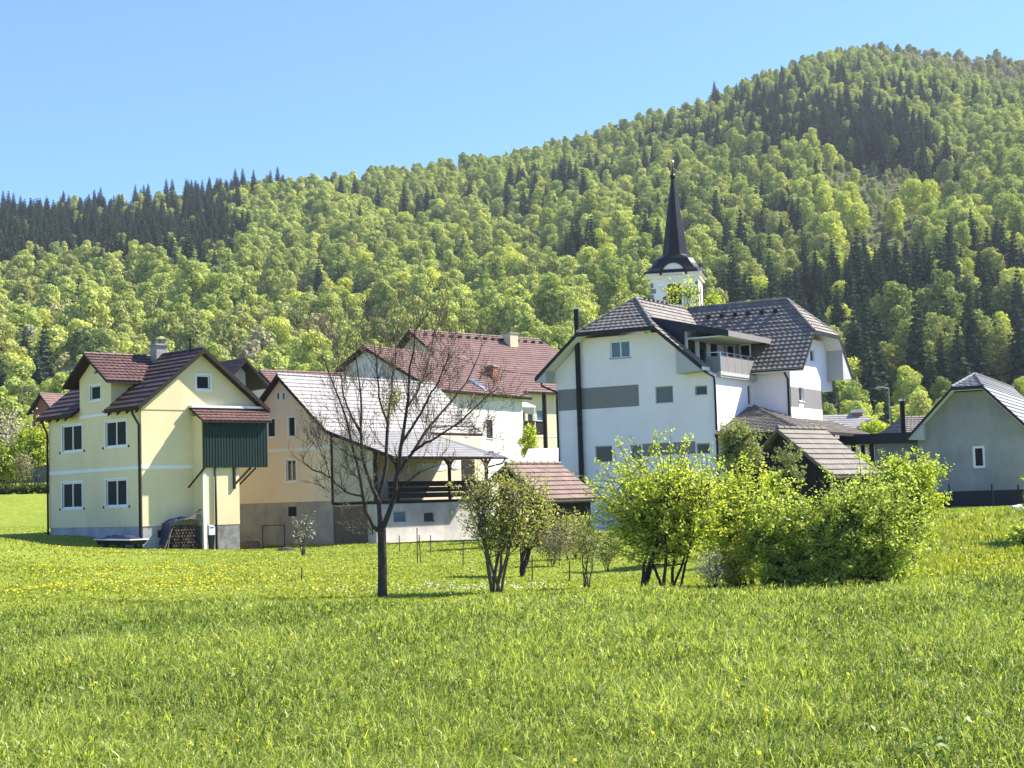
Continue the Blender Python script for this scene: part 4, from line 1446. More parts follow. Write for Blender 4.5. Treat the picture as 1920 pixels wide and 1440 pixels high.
# ---------------------------------------------------------------- church tower
def church():
    fr = Fr(drop(1220, 540, 172, 2.5), -12)
    root = fr.thing('church_tower', 'white church tower with black bell shaped roof and tall pointed spire', 'church')
    W = fr.onX(1309, 540)[0]
    zt = fr.onX(1262, 512)[1]
    b = MB(); b.box(0, W, 0, W, -3, zt)
    wl = b.build('wall', M['white'], root)
    cuts = []
    x0, x1, z0, z1 = rectX(fr, 1252, 532, 1278, 572)
    window(root, cuts, 'F', 0, x0, x1, z0, z1, frame='greywood', glass='darkroom', mull=0, fw=.1, dep=.15)
    window(root, cuts, 'R', W, W * .35, W * .65, z0, z1, frame='greywood', glass='darkroom', mull=0, fw=.1, dep=.15)
    cut(wl, cuts)
    q = MB()
    for i in range(26):
        z = zt - 1.0 - i * .62
        l = .55 if i % 2 else .3
        for (xa, xb) in ((-.03, l), (W - l, W + .03)):
            q.box(xa, xb, -.035, l if xa < 0 else l, z - .5, z)
    q.build('quoins', M['greyband'], root)
    c = W / 2
    b = MB(); b.box(-.25, W + .25, -.25, W + .25, zt - .55, zt - .2); b.box(-.45, W + .45, -.45, W + .45, zt - .2, zt); b.build('cornice', M['white'], root)
    m = (W + 1.2) / 2 / 61 * 1.0
    s = W / 2
    prof = [(zt + .02, s * 1.26, 0), (zt + .22, s * 1.24, 0), (zt + .6, s * 1.06, 0), (zt + 1.1, s * .92, .05), (zt + 1.7, s * .80, .15), (zt + 2.1, s * .62, .6), (zt + 2.25, s * .54, .9)]
    ztip = fr.onX(1262, 322, c)[1]; zsp = zt + 2.25
    prof += [(zsp + (ztip - zsp) * .33, s * .38, 1), (zsp + (ztip - zsp) * .66, s * .20, 1), (ztip - .9, s * .075, 1), (ztip, s * .04, 1)]
    mb = MB()
    rings = []
    for z, r, oc in prof:
        ring = []
        for kq in range(8):
            a = math.pi / 8 + kq * math.pi / 4
            sq = 1 / max(abs(math.cos(a)), abs(math.sin(a)))
            rad = r * (sq * (1 - oc) + (1 / math.cos(math.pi / 8)) * oc)
            aa = a
            if oc < 1:
                # draw the eight points towards the square's corners low down
                cr = math.pi / 4 * round((a - math.pi / 4) / (math.pi / 2)) * 2 + math.pi / 4
                aa = a * oc + (cr + (a - cr) * .25) * (1 - oc)
                sq = 1 / max(abs(math.cos(aa)), abs(math.sin(aa)))
                rad = r * (sq * (1 - oc) + (1 / math.cos(math.pi / 8)) * oc)
            ring.append((c + math.cos(aa) * rad, c + math.sin(aa) * rad, z))
        rings.append(ring)
    for i in range(len(rings) - 1):
        n = 6 if i >= 6 else 1
        for j in range(n):
            A = [V(a).lerp(V(b), j / n) for a, b in zip(rings[i], rings[i + 1])]; B = [V(a).lerp(V(b), (j + 1) / n) for a, b in zip(rings[i], rings[i + 1])]
            for kq in range(8):
                k2 = (kq + 1) % 8
                mb.face([A[kq], A[k2], B[k2], B[kq]], rnd.random())
    mb.face(rings[0][::-1]); mb.face(rings[-1])
    sp = mb.build('spire', M['spire'], root)
    h = MB()
    for face in (0, 1):
        n = 12
        arc = [(math.cos(math.pi * i / n), math.sin(math.pi * i / n)) for i in range(n + 1)]
        r0, r1 = 1.25, 1.5
        for i in range(n):
            pts = [(c + arc[i][0] * r0, zt - .2 + arc[i][1] * r0), (c + arc[i + 1][0] * r0, zt - .2 + arc[i + 1][1] * r0), (c + arc[i + 1][0] * r1, zt - .2 + arc[i + 1][1] * r1), (c + arc[i][0] * r1, zt - .2 + arc[i][1] * r1)]
            if face == 0: h.hexa([(x, -.5, z) for x, z in pts], [(x, 1.5, z) for x, z in pts])
            else: h.hexa([(W + .3, x, z) for x, z in pts], [(W - 1.5, x, z) for x, z in pts])
    h.build('eyebrow_hood', M['spire'], sp)
    h = MB()
    pts = [(c + math.cos(math.pi * i / 12) * 1.27, zt - .2 + math.sin(math.pi * i / 12) * 1.27) for i in range(13)]
    h.hexa([(x, -.4, z) for x, z in pts], [(x, .3, z) for x, z in pts]); h.hexa([(W + .2, x, z) for x, z in pts], [(W - .3, x, z) for x, z in pts])
    h.build('arched_gable', M['white'], root)
    g = MB()
    bm = bmesh.new(); bmesh.ops.create_uvsphere(bm, u_segments=12, v_segments=8, radius=.34)
    zk = fr.onX(1262, 331, c)[1]
    g.solid([(v.co.x + c, v.co.y + c, v.co.z + zk) for v in bm.verts], [tuple(v.index for v in f.verts) for f in bm.faces])
    g.tube([(c, c, ztip - .1), (c, c, ztip + .9)], .07, 8)
    g.build('finial_ball', M['spire'], sp)
    g = MB(); z = ztip + .9
    g.solid([(v.co.x * .65 + c, v.co.y * .65 + c, v.co.z * .65 + z + .15) for v in bm.verts], [tuple(v.index for v in f.verts) for f in bm.faces]); bm.free()
    g.box(c - .05, c + .05, c - .05, c + .05, z + .3, z + 1.35); g.box(c - .4, c + .4, c - .05, c + .05, z + .85, z + .95)
    g.build('cross', M['gold'], sp)


church()


# ---------------------------------------------------------------- far roofs on the right, small things between the houses
def far_grey():
    fr = Fr(drop(1540, 800, 150, 1.5), 4)
    zr = fr.onX(1600, 777, 4)[1]; ze = fr.onX(1600, 822, 0)[1]
    x1 = fr.onX(1672, 800)[0]
    root = fr.thing('slate_roofed_house', 'distant house with pale grey slate roof and a small front gable', 'house')
    b = MB(); b.box(.3, x1 - .3, .4, 7.6, -2, ze); b.build('wall', M['offwhite'], root)
    rf = roof_parts(root, [((0, 0, ze), (x1, 0, ze), (x1 - 1.5, 4, zr), (0, 4, zr)), ((x1, 8, ze), (0, 8, ze), (0, 4, zr), (x1 - 1.5, 4, zr)), ((x1, 0, ze), (x1, 8, ze), (x1 - 1.5, 4, zr), (x1 - 1.5, 4, zr))], 'roofasb', .12, course=.4, amp=.01)
    xc = fr.onX(1646, 790)[0]; zc = fr.onX(1640, 783, -1)[1]; hw = 1.9
    zce = fr.onX(1612, 803, -1)[1]
    g = gprism([(xc - hw + .2, -2), (xc + hw - .2, -2), (xc + hw - .2, zce - .05), (xc, zc - .12), (xc - hw + .2, zce - .05)], -.6, 3).build('front_gable', M['infill'], root)
    roof_parts(g, [((xc - hw, 3, zce), (xc - hw, -1, zce), (xc, -1, zc), (xc, 3, zc)), ((xc + hw, -1, zce), (xc + hw, 3, zce), (xc, 3, zc), (xc, -1, zc))], 'roofcharcoal', .12, course=.4)
    x = fr.onX(1607, 770, 4)[0]
    m = MB(); m.box(x - .4, x + .4, 3.6, 4.4, zr - .4, zr + .15); ch = m.build('chimney', M['brick'], rf)
    m = MB(); m.box(x - .5, x + .5, 3.5, 4.5, zr + .15, zr + .45); m.build('chimney_cap', M['offwhite'], ch)


far_grey()


def far_red():
    fr = Fr(drop(1690, 800, 120, 1.5), 6)
    zr = fr.onX(1715, 780, 3)[1]; ze = fr.onX(1700, 812, 0)[1]
    x1 = fr.onX(1790, 800)[0]
    root = fr.thing('brown_roofed_house', 'distant house with brownish roof beside the black flue pipe', 'house')
    b = MB(); b.box(.3, x1 - .3, .4, 5.6, -2, ze); b.build('wall', M['offwhite'], root)
    roof_parts(root, [((0, 0, ze), (x1, 0, ze), (x1, 3, zr), (1.2, 3, zr)), ((x1, 6, ze), (0, 6, ze), (1.2, 3, zr), (x1, 3, zr)), ((0, 6, ze), (0, 0, ze), (1.2, 3, zr), (1.2, 3, zr))], 'roofshedgrey', .12, course=.4)


far_red()


def tarp_roof():
    a, b, c, d = drop(978, 869, 72, 0), drop(1047, 869, 72, 0), drop(1047, 841, 74, 0), drop(991, 841, 74, 0)
    za, zc = at(1010, 869, 72).z, at(1010, 841, 74).z
    root = tag(empty('greenhouse', (a.x, 72, h1(a.x, 72))), 'white film covered lean-to roof squeezed between shed and white house', 'greenhouse')
    o = root.location
    L = lambda p, z: (p.x - o.x, p.y - o.y, z - o.z)
    m = MB(); m.hexa([L(a, za - .05), L(b, za - .05), L(c, zc - .05), L(d, zc - .05)], [L(a, za), L(b, za), L(c, zc), L(d, zc)])
    m.build('film_roof', M['tarp'], root)
    m = MB()
    for p, z in ((a, za), (b, za), (c, zc), (d, zc)): m.bar(L(p, o.z - .3), L(p, z - .05), .08)
    m.bar(L(a, za - .1), L(b, za - .1), .1); m.build('frame', M['browwood'], root)


tarp_roof()


def pole_at(name, label, cat, u, v0, v1, Y, r, mat, group=None, z=None, lean=0):
    p = at(u, v0, Y); q = at(u, v1, Y)
    zb = h1(p.x, Y) - .1
    m = MB()
    m.tube([(0, 0, 0), (lean, 0, q.z - zb)], r, 7)
    o = m.build(name, M[mat])
    o.location = (p.x, Y, zb)
    return tag(o, label, cat, group)


pole_at('wooden_pole', 'tall dark pole standing by the cream house wall', 'pole', 1022, 800, 737, 98, .14, 'blackwood')


def street_lamp():
    p = at(1668, 770, 140); zb = h1(p.x, 140); zt = at(1667, 728, 140).z
    root = tag(empty('street_lamp', (p.x, 140, zb)), 'slim grey street lamp rising before the bright trees', 'street lamp')
    m = MB(); m.tube([(0, 0, 0), (0, 0, zt - zb)], .05, 8); m.build('pole', M['greyplaster'], root)
    m = MB(); m.tube([(0, 0, zt - zb), (-.7, 0, zt - zb + .12)], .05, 8); m.hexa([(-1.1, -.2, zt - zb + .05), (-.3, -.2, zt - zb + .05), (-.3, .2, zt - zb + .05), (-1.1, .2, zt - zb + .05)], [(-1.0, -.15, zt - zb + .2), (-.4, -.15, zt - zb + .2), (-.4, .15, zt - zb + .2), (-1.0, .15, zt - zb + .2)])
    m.build('lamp_head', M['soffitgrey'], root)


street_lamp()


def cable(label, pts, sag=.6):
    A, B = V(pts[0]), V(pts[1])
    m = MB()
    n = 16
    m.tube([A.lerp(B, i / n) - V((0, 0, sag * 4 * (i / n) * (1 - i / n))) for i in range(n + 1)], .018, 5)
    tag(m.build('overhead_cable', M['cable']), label, 'cable')


cable('thin overhead wire across the brick red roofs', (at(800, 648, 97), at(1062, 705, 92)), .5)
cable('thin overhead wire at the far left above the blossoming shrubs', (at(-120, 724, 118), at(180, 703, 112)), .5)


# ---------------------------------------------------------------- yard things by the yellow house
def yl(x, y):
    """height of the ground at a place in the yellow house's frame"""
    p = YF.wor(x, y)
    return h1(p.x, p.y) - YF.O.z


def yard():
    fr = YF
    p = YD['p']
    # firewood stack with its cover
    xa, xb = fr.onX(318, 1005, -.6)[0], fr.onX(371, 1005, -.6)[0]
    xb = min(xb, YD['xx0'] - .05)
    g = yl((xa + xb) / 2, -.5)
    zt = fr.onX(345, 985, -.8)[1]
    o = fr.wor((xa + xb) / 2, -.45, g)
    root = tag(empty('firewood_stack', o, fr.th), 'stack of split firewood under sheets against the yellow house', 'woodpile')
    hw = (xb - xa) / 2; hh = zt - g
    logs = MB()
    for r in range(8):
        for c in range(9):
            x = -hw + (c + .5 + .5 * (r % 2)) * 2 * hw / 9.5; z = .08 + r * hh / 8
            if abs(x) > hw: continue
            rr = rnd.uniform(.055, .085)
            logs.tube([(x, -.3 + rnd.uniform(-.04, .04), z), (x, .35, z)], rr, 6, rnd.random())
    logs.build('logs', M['logs'], root)
    cv = MB()
    n = 8
    for i in range(n):
        x0, x1 = -hw * 1.1 + 2.2 * hw * i / n, -hw * 1.1 + 2.2 * hw * (i + 1) / n
        f = lambda x: hh + .1 + .18 * (1 - (x / hw - .2) ** 2) + .03 * math.sin(x * 9)
        cv.hexa([(x0, -.42, f(x0)), (x1, -.42, f(x1)), (x1, .42, f(x1) + .1), (x0, .42, f(x0) + .1)], [(x0, -.42, f(x0) + .04), (x1, -.42, f(x1) + .04), (x1, .42, f(x1) + .14), (x0, .42, f(x0) + .14)])
    cv.hexa([(-hw * 1.1, -.42, hh + .1), (-hw * 1.1, .4, hh + .15), (-hw * 1.35, .4, .3), (-hw * 1.35, -.42, .3)], [(-hw * 1.06, -.42, hh + .1), (-hw * 1.06, .4, hh + .15), (-hw * 1.31, .4, .3), (-hw * 1.31, -.42, .3)])
    cv.build('cover_sheet', M['bluetarp'], root)
    pk = MB()
    for (x0, z0, x1, z1) in ((-hw - .55, 0, -hw + .35, hh + .35), (-hw - .35, 0, -hw + .1, hh), (hw * .2, hh + .3, hw * 1.3, hh + .85), (-.2, hh + .28, hw * 1.5, hh + .4), (-.1, hh + .3, hw * 1.45, hh + .55)):
        pk.bar((x0, -.48, z0), (x1, -.2, z1), .05)
    pk.each('leaning_pole', M['greywood'], root)
    # covered handcart
    ya, yb = fr.onY(187, 1015, -1.2)[0], fr.onY(262, 1015, -1.2)[0]
    ym, hl = (ya + yb) / 2, abs(ya - yb) / 2 * .95
    x = -1.1; g = yl(x, ym)
    root = tag(empty('boat_trailer', fr.wor(x, ym, g), fr.th), 'low white rimmed cart with dark tarpaulin in the shade of the yellow house', 'cart')
    root.scale = (.8, .85, .7)
    b = MB()
    b.hexa([(-.45, -hl, .3), (.45, -hl, .3), (.45, hl, .3), (-.45, hl, .3)], [(-.6, -hl * 1.1, .62), (.6, -hl * 1.1, .62), (.6, hl * 1.1, .66), (-.6, hl * 1.1, .66)]); b.build('tray', M['blackmetal'], root)
    b = MB()
    b.tube([(-.62, -hl * 1.1, .64), (.62, -hl * 1.1, .64), (.62, hl * 1.12, .68), (-.62, hl * 1.12, .68), (-.62, -hl * 1.1, .64)], .05, 6); b.build('rim', M['trim'], root)
    t_ = MB(); n = 10
    for i in range(n):
        y0, y1 = -hl + 2 * hl * i / n, -hl + 2 * hl * (i + 1) / n
        f = lambda y: .72 + .28 * math.sin((y / hl + 1) * 1.5) + .05 * math.sin(y * 7)
        t_.hexa([(-.5, y0, .66), (-.5, y1, .66), (.5, y1, .66), (.5, y0, .66)], [(-.3, y0, f(y0)), (-.3, y1, f(y1)), (.35, y1, f(y1) - .05), (.35, y0, f(y0) - .05)])
    t_.build('tarpaulin', M['bluetarp'], root)
    for yy in (-hl * .5, hl * .5):
        wv = MB()
        for xx in (-.5, .5): wv.tube([(xx - .06, yy, .22), (xx + .06, yy, .22)], .22, 14)
        wv.build('wheel', M['blackmetal'], root)
    # letterbox
    x = fr.onX(396, 1005, -p - .35)[0]; g = yl(x, -p - .35)
    root = tag(empty('letterbox', fr.wor(x, -p - .35, g), fr.th), 'white rounded letterbox on a dark post', 'letterbox')
    zb_, zt_ = fr.onX(396, 1003, -p - .35)[1] - g, fr.onX(396, 984, -p - .35)[1] - g
    b = MB()
    pts = [(-.17, zb_), (.17, zb_)] + [(.17 * math.cos(i * math.pi / 8), zt_ - .17 + .17 * math.sin(i * math.pi / 8)) for i in range(9)]
    b.hexa([(q, -.1, z) for q, z in pts], [(q, .1, z) for q, z in pts]); bb = b.build('box', M['mailwhite'], root)
    b = MB(); b.box(-.1, .1, -.115, -.1, zt_ - .15, zt_ - .11); b.build('slot', M['blackmetal'], bb)
    b = MB(); b.hexa([(-.16, -.1, zb_ - .001), (.16, -.1, zb_ - .001), (.16, .1, zb_ - .001), (-.16, .1, zb_ - .001)], [(-.08, -.06, -.1), (.08, -.06, -.1), (.08, .06, -.1), (-.08, .06, -.1)]); b.build('post', M['blackmetal'], root)
    # red stump / trough
    P = on_ground(472, 1028, 83)
    m = MB(); rr = [.42, .40, .36]
    m.tube([(0, 0, -.1), (0, 0, .2), (0, 0, .38)], [.5, .46, .42], 11)
    root = tag(empty('brick_planter', P), 'low reddish planter on the lawn by the yellow bay', 'planter')
    m.build('tub', M['terracotta'], root)
    m = MB(); m.tube([(0, 0, .37), (0, 0, .42)], [.37, .34], 11); m.build('soil', M['skin_rod'], root)
    # metal frame
    p0, p1 = on_ground(493, 1029, 80), on_ground(534, 1029, 80)
    zt = at(512, 985, 80).z
    m = MB()
    w = p1.x - p0.x
    m.tube([(0, 0, -.1), (0, 0, zt - p0.z), (w, 0, zt - p0.z), (w, 0, -.1)], .035, 6); m.tube([(0, 0, .12), (w, 0, .12)], .03, 6)
    o = m.build('metal_frame', M['blackmetal']); o.location = p0
    tag(o, 'black square tube frame standing on the lawn', 'frame')


yard()

# fence rods in the lawn
rods = [(750, 1040, 1004, 62), (783, 1062, 990, 55), (789, 1062, 1003, 55), (807, 1045, 1004, 60), (868, 1060, 1012, 52), (931, 1058, 1036, 52), (998, 1090, 1042, 43), (1068, 1100, 1052, 40), (1145, 1030, 985, 56), (565, 1110, 1064, 42)]
P_ = None
for i, (u, v0, v1, Y) in enumerate(rods):
    lab = {4: 'thin rod in front of the green corner of the terrace', 9: 'single thin rod on the lawn below the sapling'}.get(i, 'thin dark fence rod standing in the lawn')
    pole_at('fence_rod', lab, 'rod', u, v0, v1, Y, .018, 'skin_rod', 'fence rods in the lawn' if i not in (4, 9) else None, lean=rnd.uniform(-.04, .04))
for i, (u, v0, v1) in enumerate(((1781, 938, 908), (1861, 937, 908))):
    pole_at('fence_post', ['thin post before the grey wall, nearer the bushes', 'thin post before the grey wall, below its window'][i], 'post', u, v0, v1, 78, .04, 'blackmetal')


def trestle():
    P = on_ground(1910, 935, 78)
    m = MB(); h = at(1910, 909, 78).z - P.z
    m.bar((0, 0, -.1), (0, 0, h), .06); m.bar((0, 0, h * .62), (-.35, 0, -.05), .05); m.bar((0, 0, h * .62), (.35, 0, -.05), .05)
    o = m.build('braced_post', M['blackmetal']); o.location = P
    tag(o, 'post with two slanting braces at the right edge before the grey wall', 'post')


trestle()


def garden_bits():
    # pale bag on the bank
    P = on_ground(1909, 960, 56)
    bm = bmesh.new(); bmesh.ops.create_icosphere(bm, subdivisions=3, radius=1)
    m = MB(); m.solid([(v.co.x * .32 + .04 * math.sin(v.co.z * 6), v.co.y * .25, max(-.1, v.co.z * .17 + .09 + .03 * math.sin(v.co.x * 7))) for v in bm.verts], [tuple(v.index for v in f.verts) for f in bm.faces])
    bm.free()
    o = m.build('white_sack', M['tarp'], smooth=True); o.location = P
    tag(o, 'white sack lying on the grassy bank at the right edge', 'sack')
    # paved strip behind the yellow house
    pts = [YF.wor(-.8, YD['D'] + .2), YF.wor(-9, YD['D'] + 1.5), YF.wor(-9, YD['D'] + 3.0), YF.wor(-.8, YD['D'] + 1.6)]
    m = MB()
    n = 10
    for i in range(n):
        a, b = pts[0].lerp(pts[1], i / n), pts[0].lerp(pts[1], (i + 1) / n); c, d = pts[3].lerp(pts[2], (i + 1) / n), pts[3].lerp(pts[2], i / n)
        q = [V((p.x, p.y, h1(p.x, p.y) + .04)) for p in (a, b, c, d)]
        m.hexa([p - V((0, 0, .4)) for p in q], q)
    tag(m.build('path', M['concrete']), kind='structure')
    # bare earth below the terrace
    m = MB()
    xs = AD['xlt']
    for i in range(8):
        a, b = AF.wor(xs + .02, AD['ylt'] * i / 8), AF.wor(xs + .02, AD['ylt'] * (i + 1) / 8); c, d = AF.wor(xs + .9 + .2 * math.sin(i * 2 + 2), AD['ylt'] * (i + 1) / 8), AF.wor(xs + .9 + .2 * math.sin(i * 2), AD['ylt'] * i / 8)
        q = [V((p.x, p.y, h1(p.x, p.y) + .05)) for p in (a, b, c, d)]
        m.hexa([p - V((0, 0, .5)) for p in q], q)
    tag(m.build('path', M['roofshed'] if False else M['infill']), kind='structure')
    # mole hill / dug earth
    P = on_ground(537, 1050, 71)
    m = MB(); n = 10
    ring = lambda r, z: [(r * (1 + .2 * math.sin(i * 2.3)) * math.cos(i * 2 * math.pi / n), r * .6 * math.sin(i * 2 * math.pi / n), z) for i in range(n)]
    A, B, C = ring(.55, -.05), ring(.3, .12), ring(.08, .17)
    for X, Y in ((A, B), (B, C)):
        for i in range(n): m.face([X[i], X[(i + 1) % n], Y[(i + 1) % n], Y[i]])
    m.face(C)
    o = m.build('earth_heap', M['skin_rod']); o.location = P
    tag(o, 'small dark heap of dug earth on the lawn near the sapling', 'earth heap')


garden_bits()
# ================================================================== vegetation
G = np.random.default_rng(11)


def kites(c, n, s, asp=.55, rng=G):
    """leaf-shaped faces at centres c with normals n and half lengths s"""
    k = len(c)
    n = n / (np.linalg.norm(n, axis=1, keepdims=True) + 1e-9)
    r = rng.normal(size=(k, 3))
    t = np.cross(n, r); t /= np.linalg.norm(t, axis=1, keepdims=True) + 1e-9
    b = np.cross(n, t)
    s = np.asarray(s)[:, None]
    v = np.stack([c - t * s, c + b * s * asp + n * s * .12, c + t * s, c - b * s * asp + n * s * .12], 1).reshape(-1, 3)
    f = np.arange(4 * k).reshape(k, 4)
    return v, f


def tubes_np(segs, n=5):
    """list of (points, radii) -> verts, faces"""
    vs, fs = [], []
    o = 0
    for pts, rad in segs:
        P = np.asarray(pts, float); k = len(P)
        d = np.gradient(P, axis=0); d /= np.linalg.norm(d, axis=1, keepdims=True) + 1e-9
        up = np.where(np.abs(d[:, 2:3]) < .9, [[0, 0, 1.]], [[1., 0, 0]])
        up = np.repeat(up[:1], k, 0)
        a = np.cross(d, up); a /= np.linalg.norm(a, axis=1, keepdims=True) + 1e-9
        b = np.cross(d, a)
        g = np.arange(n) * 2 * np.pi / n
        R = np.asarray(rad, float)[:, None, None]
        ring = P[:, None, :] + R * (a[:, None, :] * np.cos(g)[None, :, None] + b[:, None, :] * np.sin(g)[None, :, None])
        vs.append(ring.reshape(-1, 3))
        i = np.arange(k - 1)[:, None] * n; j = np.arange(n)[None]
        j2 = (j + 1) % n
        fs.append((np.stack([i + j, i + j2, i + n + j2, i + n + j], -1) + o).reshape(-1, 4))
        o += k * n
    return np.concatenate(vs), np.concatenate(fs)


# ---------------------------------------------------------------- forest tree kinds
LC = {'fresh': leafmat('fresh_leaves', (.33, .39, .095), (.74, .74, .27), (.32, .38, .10), .28),
      'bright': leafmat('bright_spring_leaves', (.40, .46, .09), (.74, .74, .22), (.54, .57, .12), .29),
      'mid': leafmat('mid_green_leaves', (.13, .19, .065), (.34, .385, .13), (.42, .43, .14), .24),
      'dull': leafmat('budding_twigs', (.27, .245, .18), (.46, .42, .30), (.44, .43, .22), .22),
      'spruce': leafmat('spruce_needles', (.026, .052, .040), (.072, .105, .068), (.062, .092, .052), .12)}


def broadleaf(name, seed, Ht, R, base, mat, nl=4000, ls=.31, blobs=28):
    g = np.random.default_rng(seed)
    ch = Ht - base
    C, Rb = [], []
    for i in range(blobs):
        h = (i + .5) / blobs
        prof = math.sin(math.pi * (.12 + .84 * h)) ** .75
        a = i * 2.4 + g.normal(0, .3); rr = R * prof * (.62 if i % 4 else .15) * g.uniform(.7, 1.3)
        C.append((rr * math.cos(a), rr * math.sin(a), base + ch * (.06 + .86 * h))); Rb.append(R * g.uniform(.22, .42) * (.75 + .35 * prof))
    C, Rb = np.array(C), np.array(Rb)
    w_ = Rb ** 2 / (Rb ** 2).sum()
    k = g.choice(blobs, nl, p=w_)
    d = g.normal(size=(nl, 3)); d[:, 2] += .25; d /= np.linalg.norm(d, axis=1, keepdims=True)
    c = C[k] + d * Rb[k][:, None] * g.uniform(.70, 1.17, (nl, 1)) * np.array([1, 1, .85])
    nn = d + g.normal(0, .30, (nl, 3))
    v, f = kites(c, nn, g.uniform(.6, 1.25, nl) * ls, .7, g)
    crown = np_mesh('crown', v, f, g.beta(2, 2, nl), LC[mat])
    segs = [([(0, 0, -2.5), (0.05, 0, base * .6), (.1, .05, base + ch * .45), (.05, .1, base + ch * .8)], [R * .06, R * .05, R * .03, .03])]
    for i in range(0, blobs, 2):
        z0 = base + (C[i][2] - base) * .45
        segs.append(([(0.05, 0, z0), tuple(C[i] * np.array([.55, .55, 1]) * np.array([1, 1, .93])), tuple(C[i])], [R * .028, R * .018, .02]))
    v, f = tubes_np(segs)
    trunk = np_mesh('trunk', v, f, np.full(len(f), .5), M['barkpale'])
    return trunk, crown


def spruce(name, seed, Ht, R, mat='spruce'):
    g = np.random.default_rng(seed)
    c, n, s, vv = [], [], [], []
    layers = 20
    V_, F_ = [], []
    for L in range(layers):
        t = L / (layers - 1)
        z = 1.0 + (Ht - 1.6) * t ** .92
        r = R * 1.12 * (1 - t) ** .8 + .22
        nb = int(11 - 5 * t)
        a0 = g.uniform(0, 6)
        for b in range(nb):
            a = a0 + 2 * math.pi * b / nb + g.normal(0, .15)
            rr = r * g.uniform(.75, 1.12)
            dr = np.array([math.cos(a), math.sin(a), 0]); sd = np.array([-math.sin(a), math.cos(a), 0])
            w_ = rr * .30 + .1
            p0 = np.array([0, 0, z + .25]); p1 = dr * rr * .55 + np.array([0, 0, z - .10 * rr]); p2 = dr * rr + np.array([0, 0, z - .38 * rr])
            o = sum(len(q) for q in V_)
            V_.append(np.array([p0, p1 + sd * w_ - [0, 0, .25 * w_], p2, p1 - sd * w_ - [0, 0, .25 * w_],
                                p1 + [0, 0, .05], p1 + sd * w_ * .6 - [0, 0, .9 * w_ + .15], p2 - [0, 0, .35], p1 - sd * w_ * .6 - [0, 0, .9 * w_ + .15]]))
            F_ += [(o, o + 1, o + 2, o + 3), (o + 4, o + 5, o + 6, o + 7)]
            for q in range(3):
                tq = g.uniform(.35, 1)
                pc = dr * rr * tq + sd * g.normal(0, w_ * .5) + np.array([0, 0, z - .4 * rr * tq ** 1.5 + g.normal(0, .08)])
                u_ = g.normal(size=3) * .25 * (1 + rr * .2); w2 = np.array([0, 0, -.3 * (1 + .15 * rr)])
                o = sum(len(qq) for qq in V_)
                V_.append(np.array([pc - u_, pc + w2 * .5 - dr * .1, pc + u_, pc - w2 * .5]))
                F_.append((o, o + 1, o + 2, o + 3))
    v = np.concatenate(V_); f = np.array(F_)
    crown = np_mesh('crown', v, f, g.beta(2, 2, len(f)), LC[mat])
    v, f = tubes_np([([(0, 0, -2.5), (0, 0, Ht * .5), (0, 0, Ht)], [R * .075, R * .05, .02])])
    trunk = np_mesh('trunk', v, f, np.full(len(f), .5), M['bark'])
    return trunk, crown


KINDS = {}
for key, fn in (('fresh', [lambda: broadleaf('f1', 1, 15.5, 3.9, 3.2, 'fresh'), lambda: broadleaf('f2', 2, 14, 4.2, 2.6, 'fresh', blobs=34), lambda: broadleaf('f3', 3, 17, 3.5, 4.5, 'fresh', blobs=30), lambda: broadleaf('f4', 13, 15, 2.7, 3.0, 'fresh', 3000, .30, 24), lambda: broadleaf('f5', 14, 11, 4.4, 2.0, 'fresh', 3600, .31, 30)]),
                ('mid', [lambda: broadleaf('m1', 4, 15.5, 3.9, 3.2, 'mid'), lambda: broadleaf('m2', 5, 13, 3.8, 3.6, 'mid', blobs=24)]),
                ('bright', [lambda: broadleaf('b1', 6, 13, 4.4, 2.2, 'bright'), lambda: broadleaf('b2', 7, 11.5, 3.9, 1.8, 'bright', blobs=24)]),
                ('dull', [lambda: broadleaf('d1', 8, 12.5, 3.6, 2.8, 'dull', 1100, .38, 16), lambda: broadleaf('d2', 9, 11, 3.3, 2.2, 'dull', 1000, .36, 14)]),
                ('spruce', [lambda: spruce('s1', 1, 19, 3.7), lambda: spruce('s2', 2, 16, 3.5), lambda: spruce('s3', 3, 21, 4.1)])):
    KINDS[key] = [f() for f in fn]
PROTO_USED = {}


def inpoly(u, v, poly):
    ins = False
    for i in range(len(poly)):
        (x0, y0), (x1, y1) = poly[i], poly[i - 1]
        if (y0 > v) != (y1 > v) and u < (x1 - x0) * (v - y0) / (y1 - y0) + x0: ins = not ins
    return ins


Z_CON_L = [(-400, 300), (445, 330), (440, 500), (330, 505), (200, 490), (0, 490), (-400, 490)]
Z_CON_R = [(1350, 570), (1480, 535), (1590, 500), (1720, 505), (1930, 480), (2400, 470), (2400, 700), (1930, 690), (1780, 760), (1700, 700), (1600, 700), (1480, 690), (1340, 640)]
Z_DARK = [(1405, 185), (1450, 175), (1480, 215), (1560, 205), (1690, 190), (1720, 250), (1800, 320), (1720, 330), (1640, 290), (1540, 280), (1430, 285)]
Z_CLEAR = [(1505, 290), (1600, 280), (1670, 285), (1810, 335), (1800, 380), (1740, 420), (1735, 520), (1620, 530), (1545, 480), (1510, 390)]
Z_RIDGE = [(1600, 60), (2300, 60), (2300, 190), (1920, 165), (1800, 140), (1700, 118), (1620, 105)]
Z_BRIGHT = [(1540, 640), (1720, 640), (1770, 720), (1760, 800), (1540, 800)]
Z_BRIGHT2 = [(600, 400), (1100, 430), (1220, 560), (1200, 700), (560, 690)]
Z_DULLL = [(-300, 560), (120, 600), (330, 640), (700, 560), (820, 640), (700, 720), (-300, 760)]
Z_GLADE = [(495, 525), (560, 525), (570, 560), (500, 562)]
Z_SCRUB = [(1770, 660), (1930, 640), (2200, 640), (2200, 760), (1770, 740)]
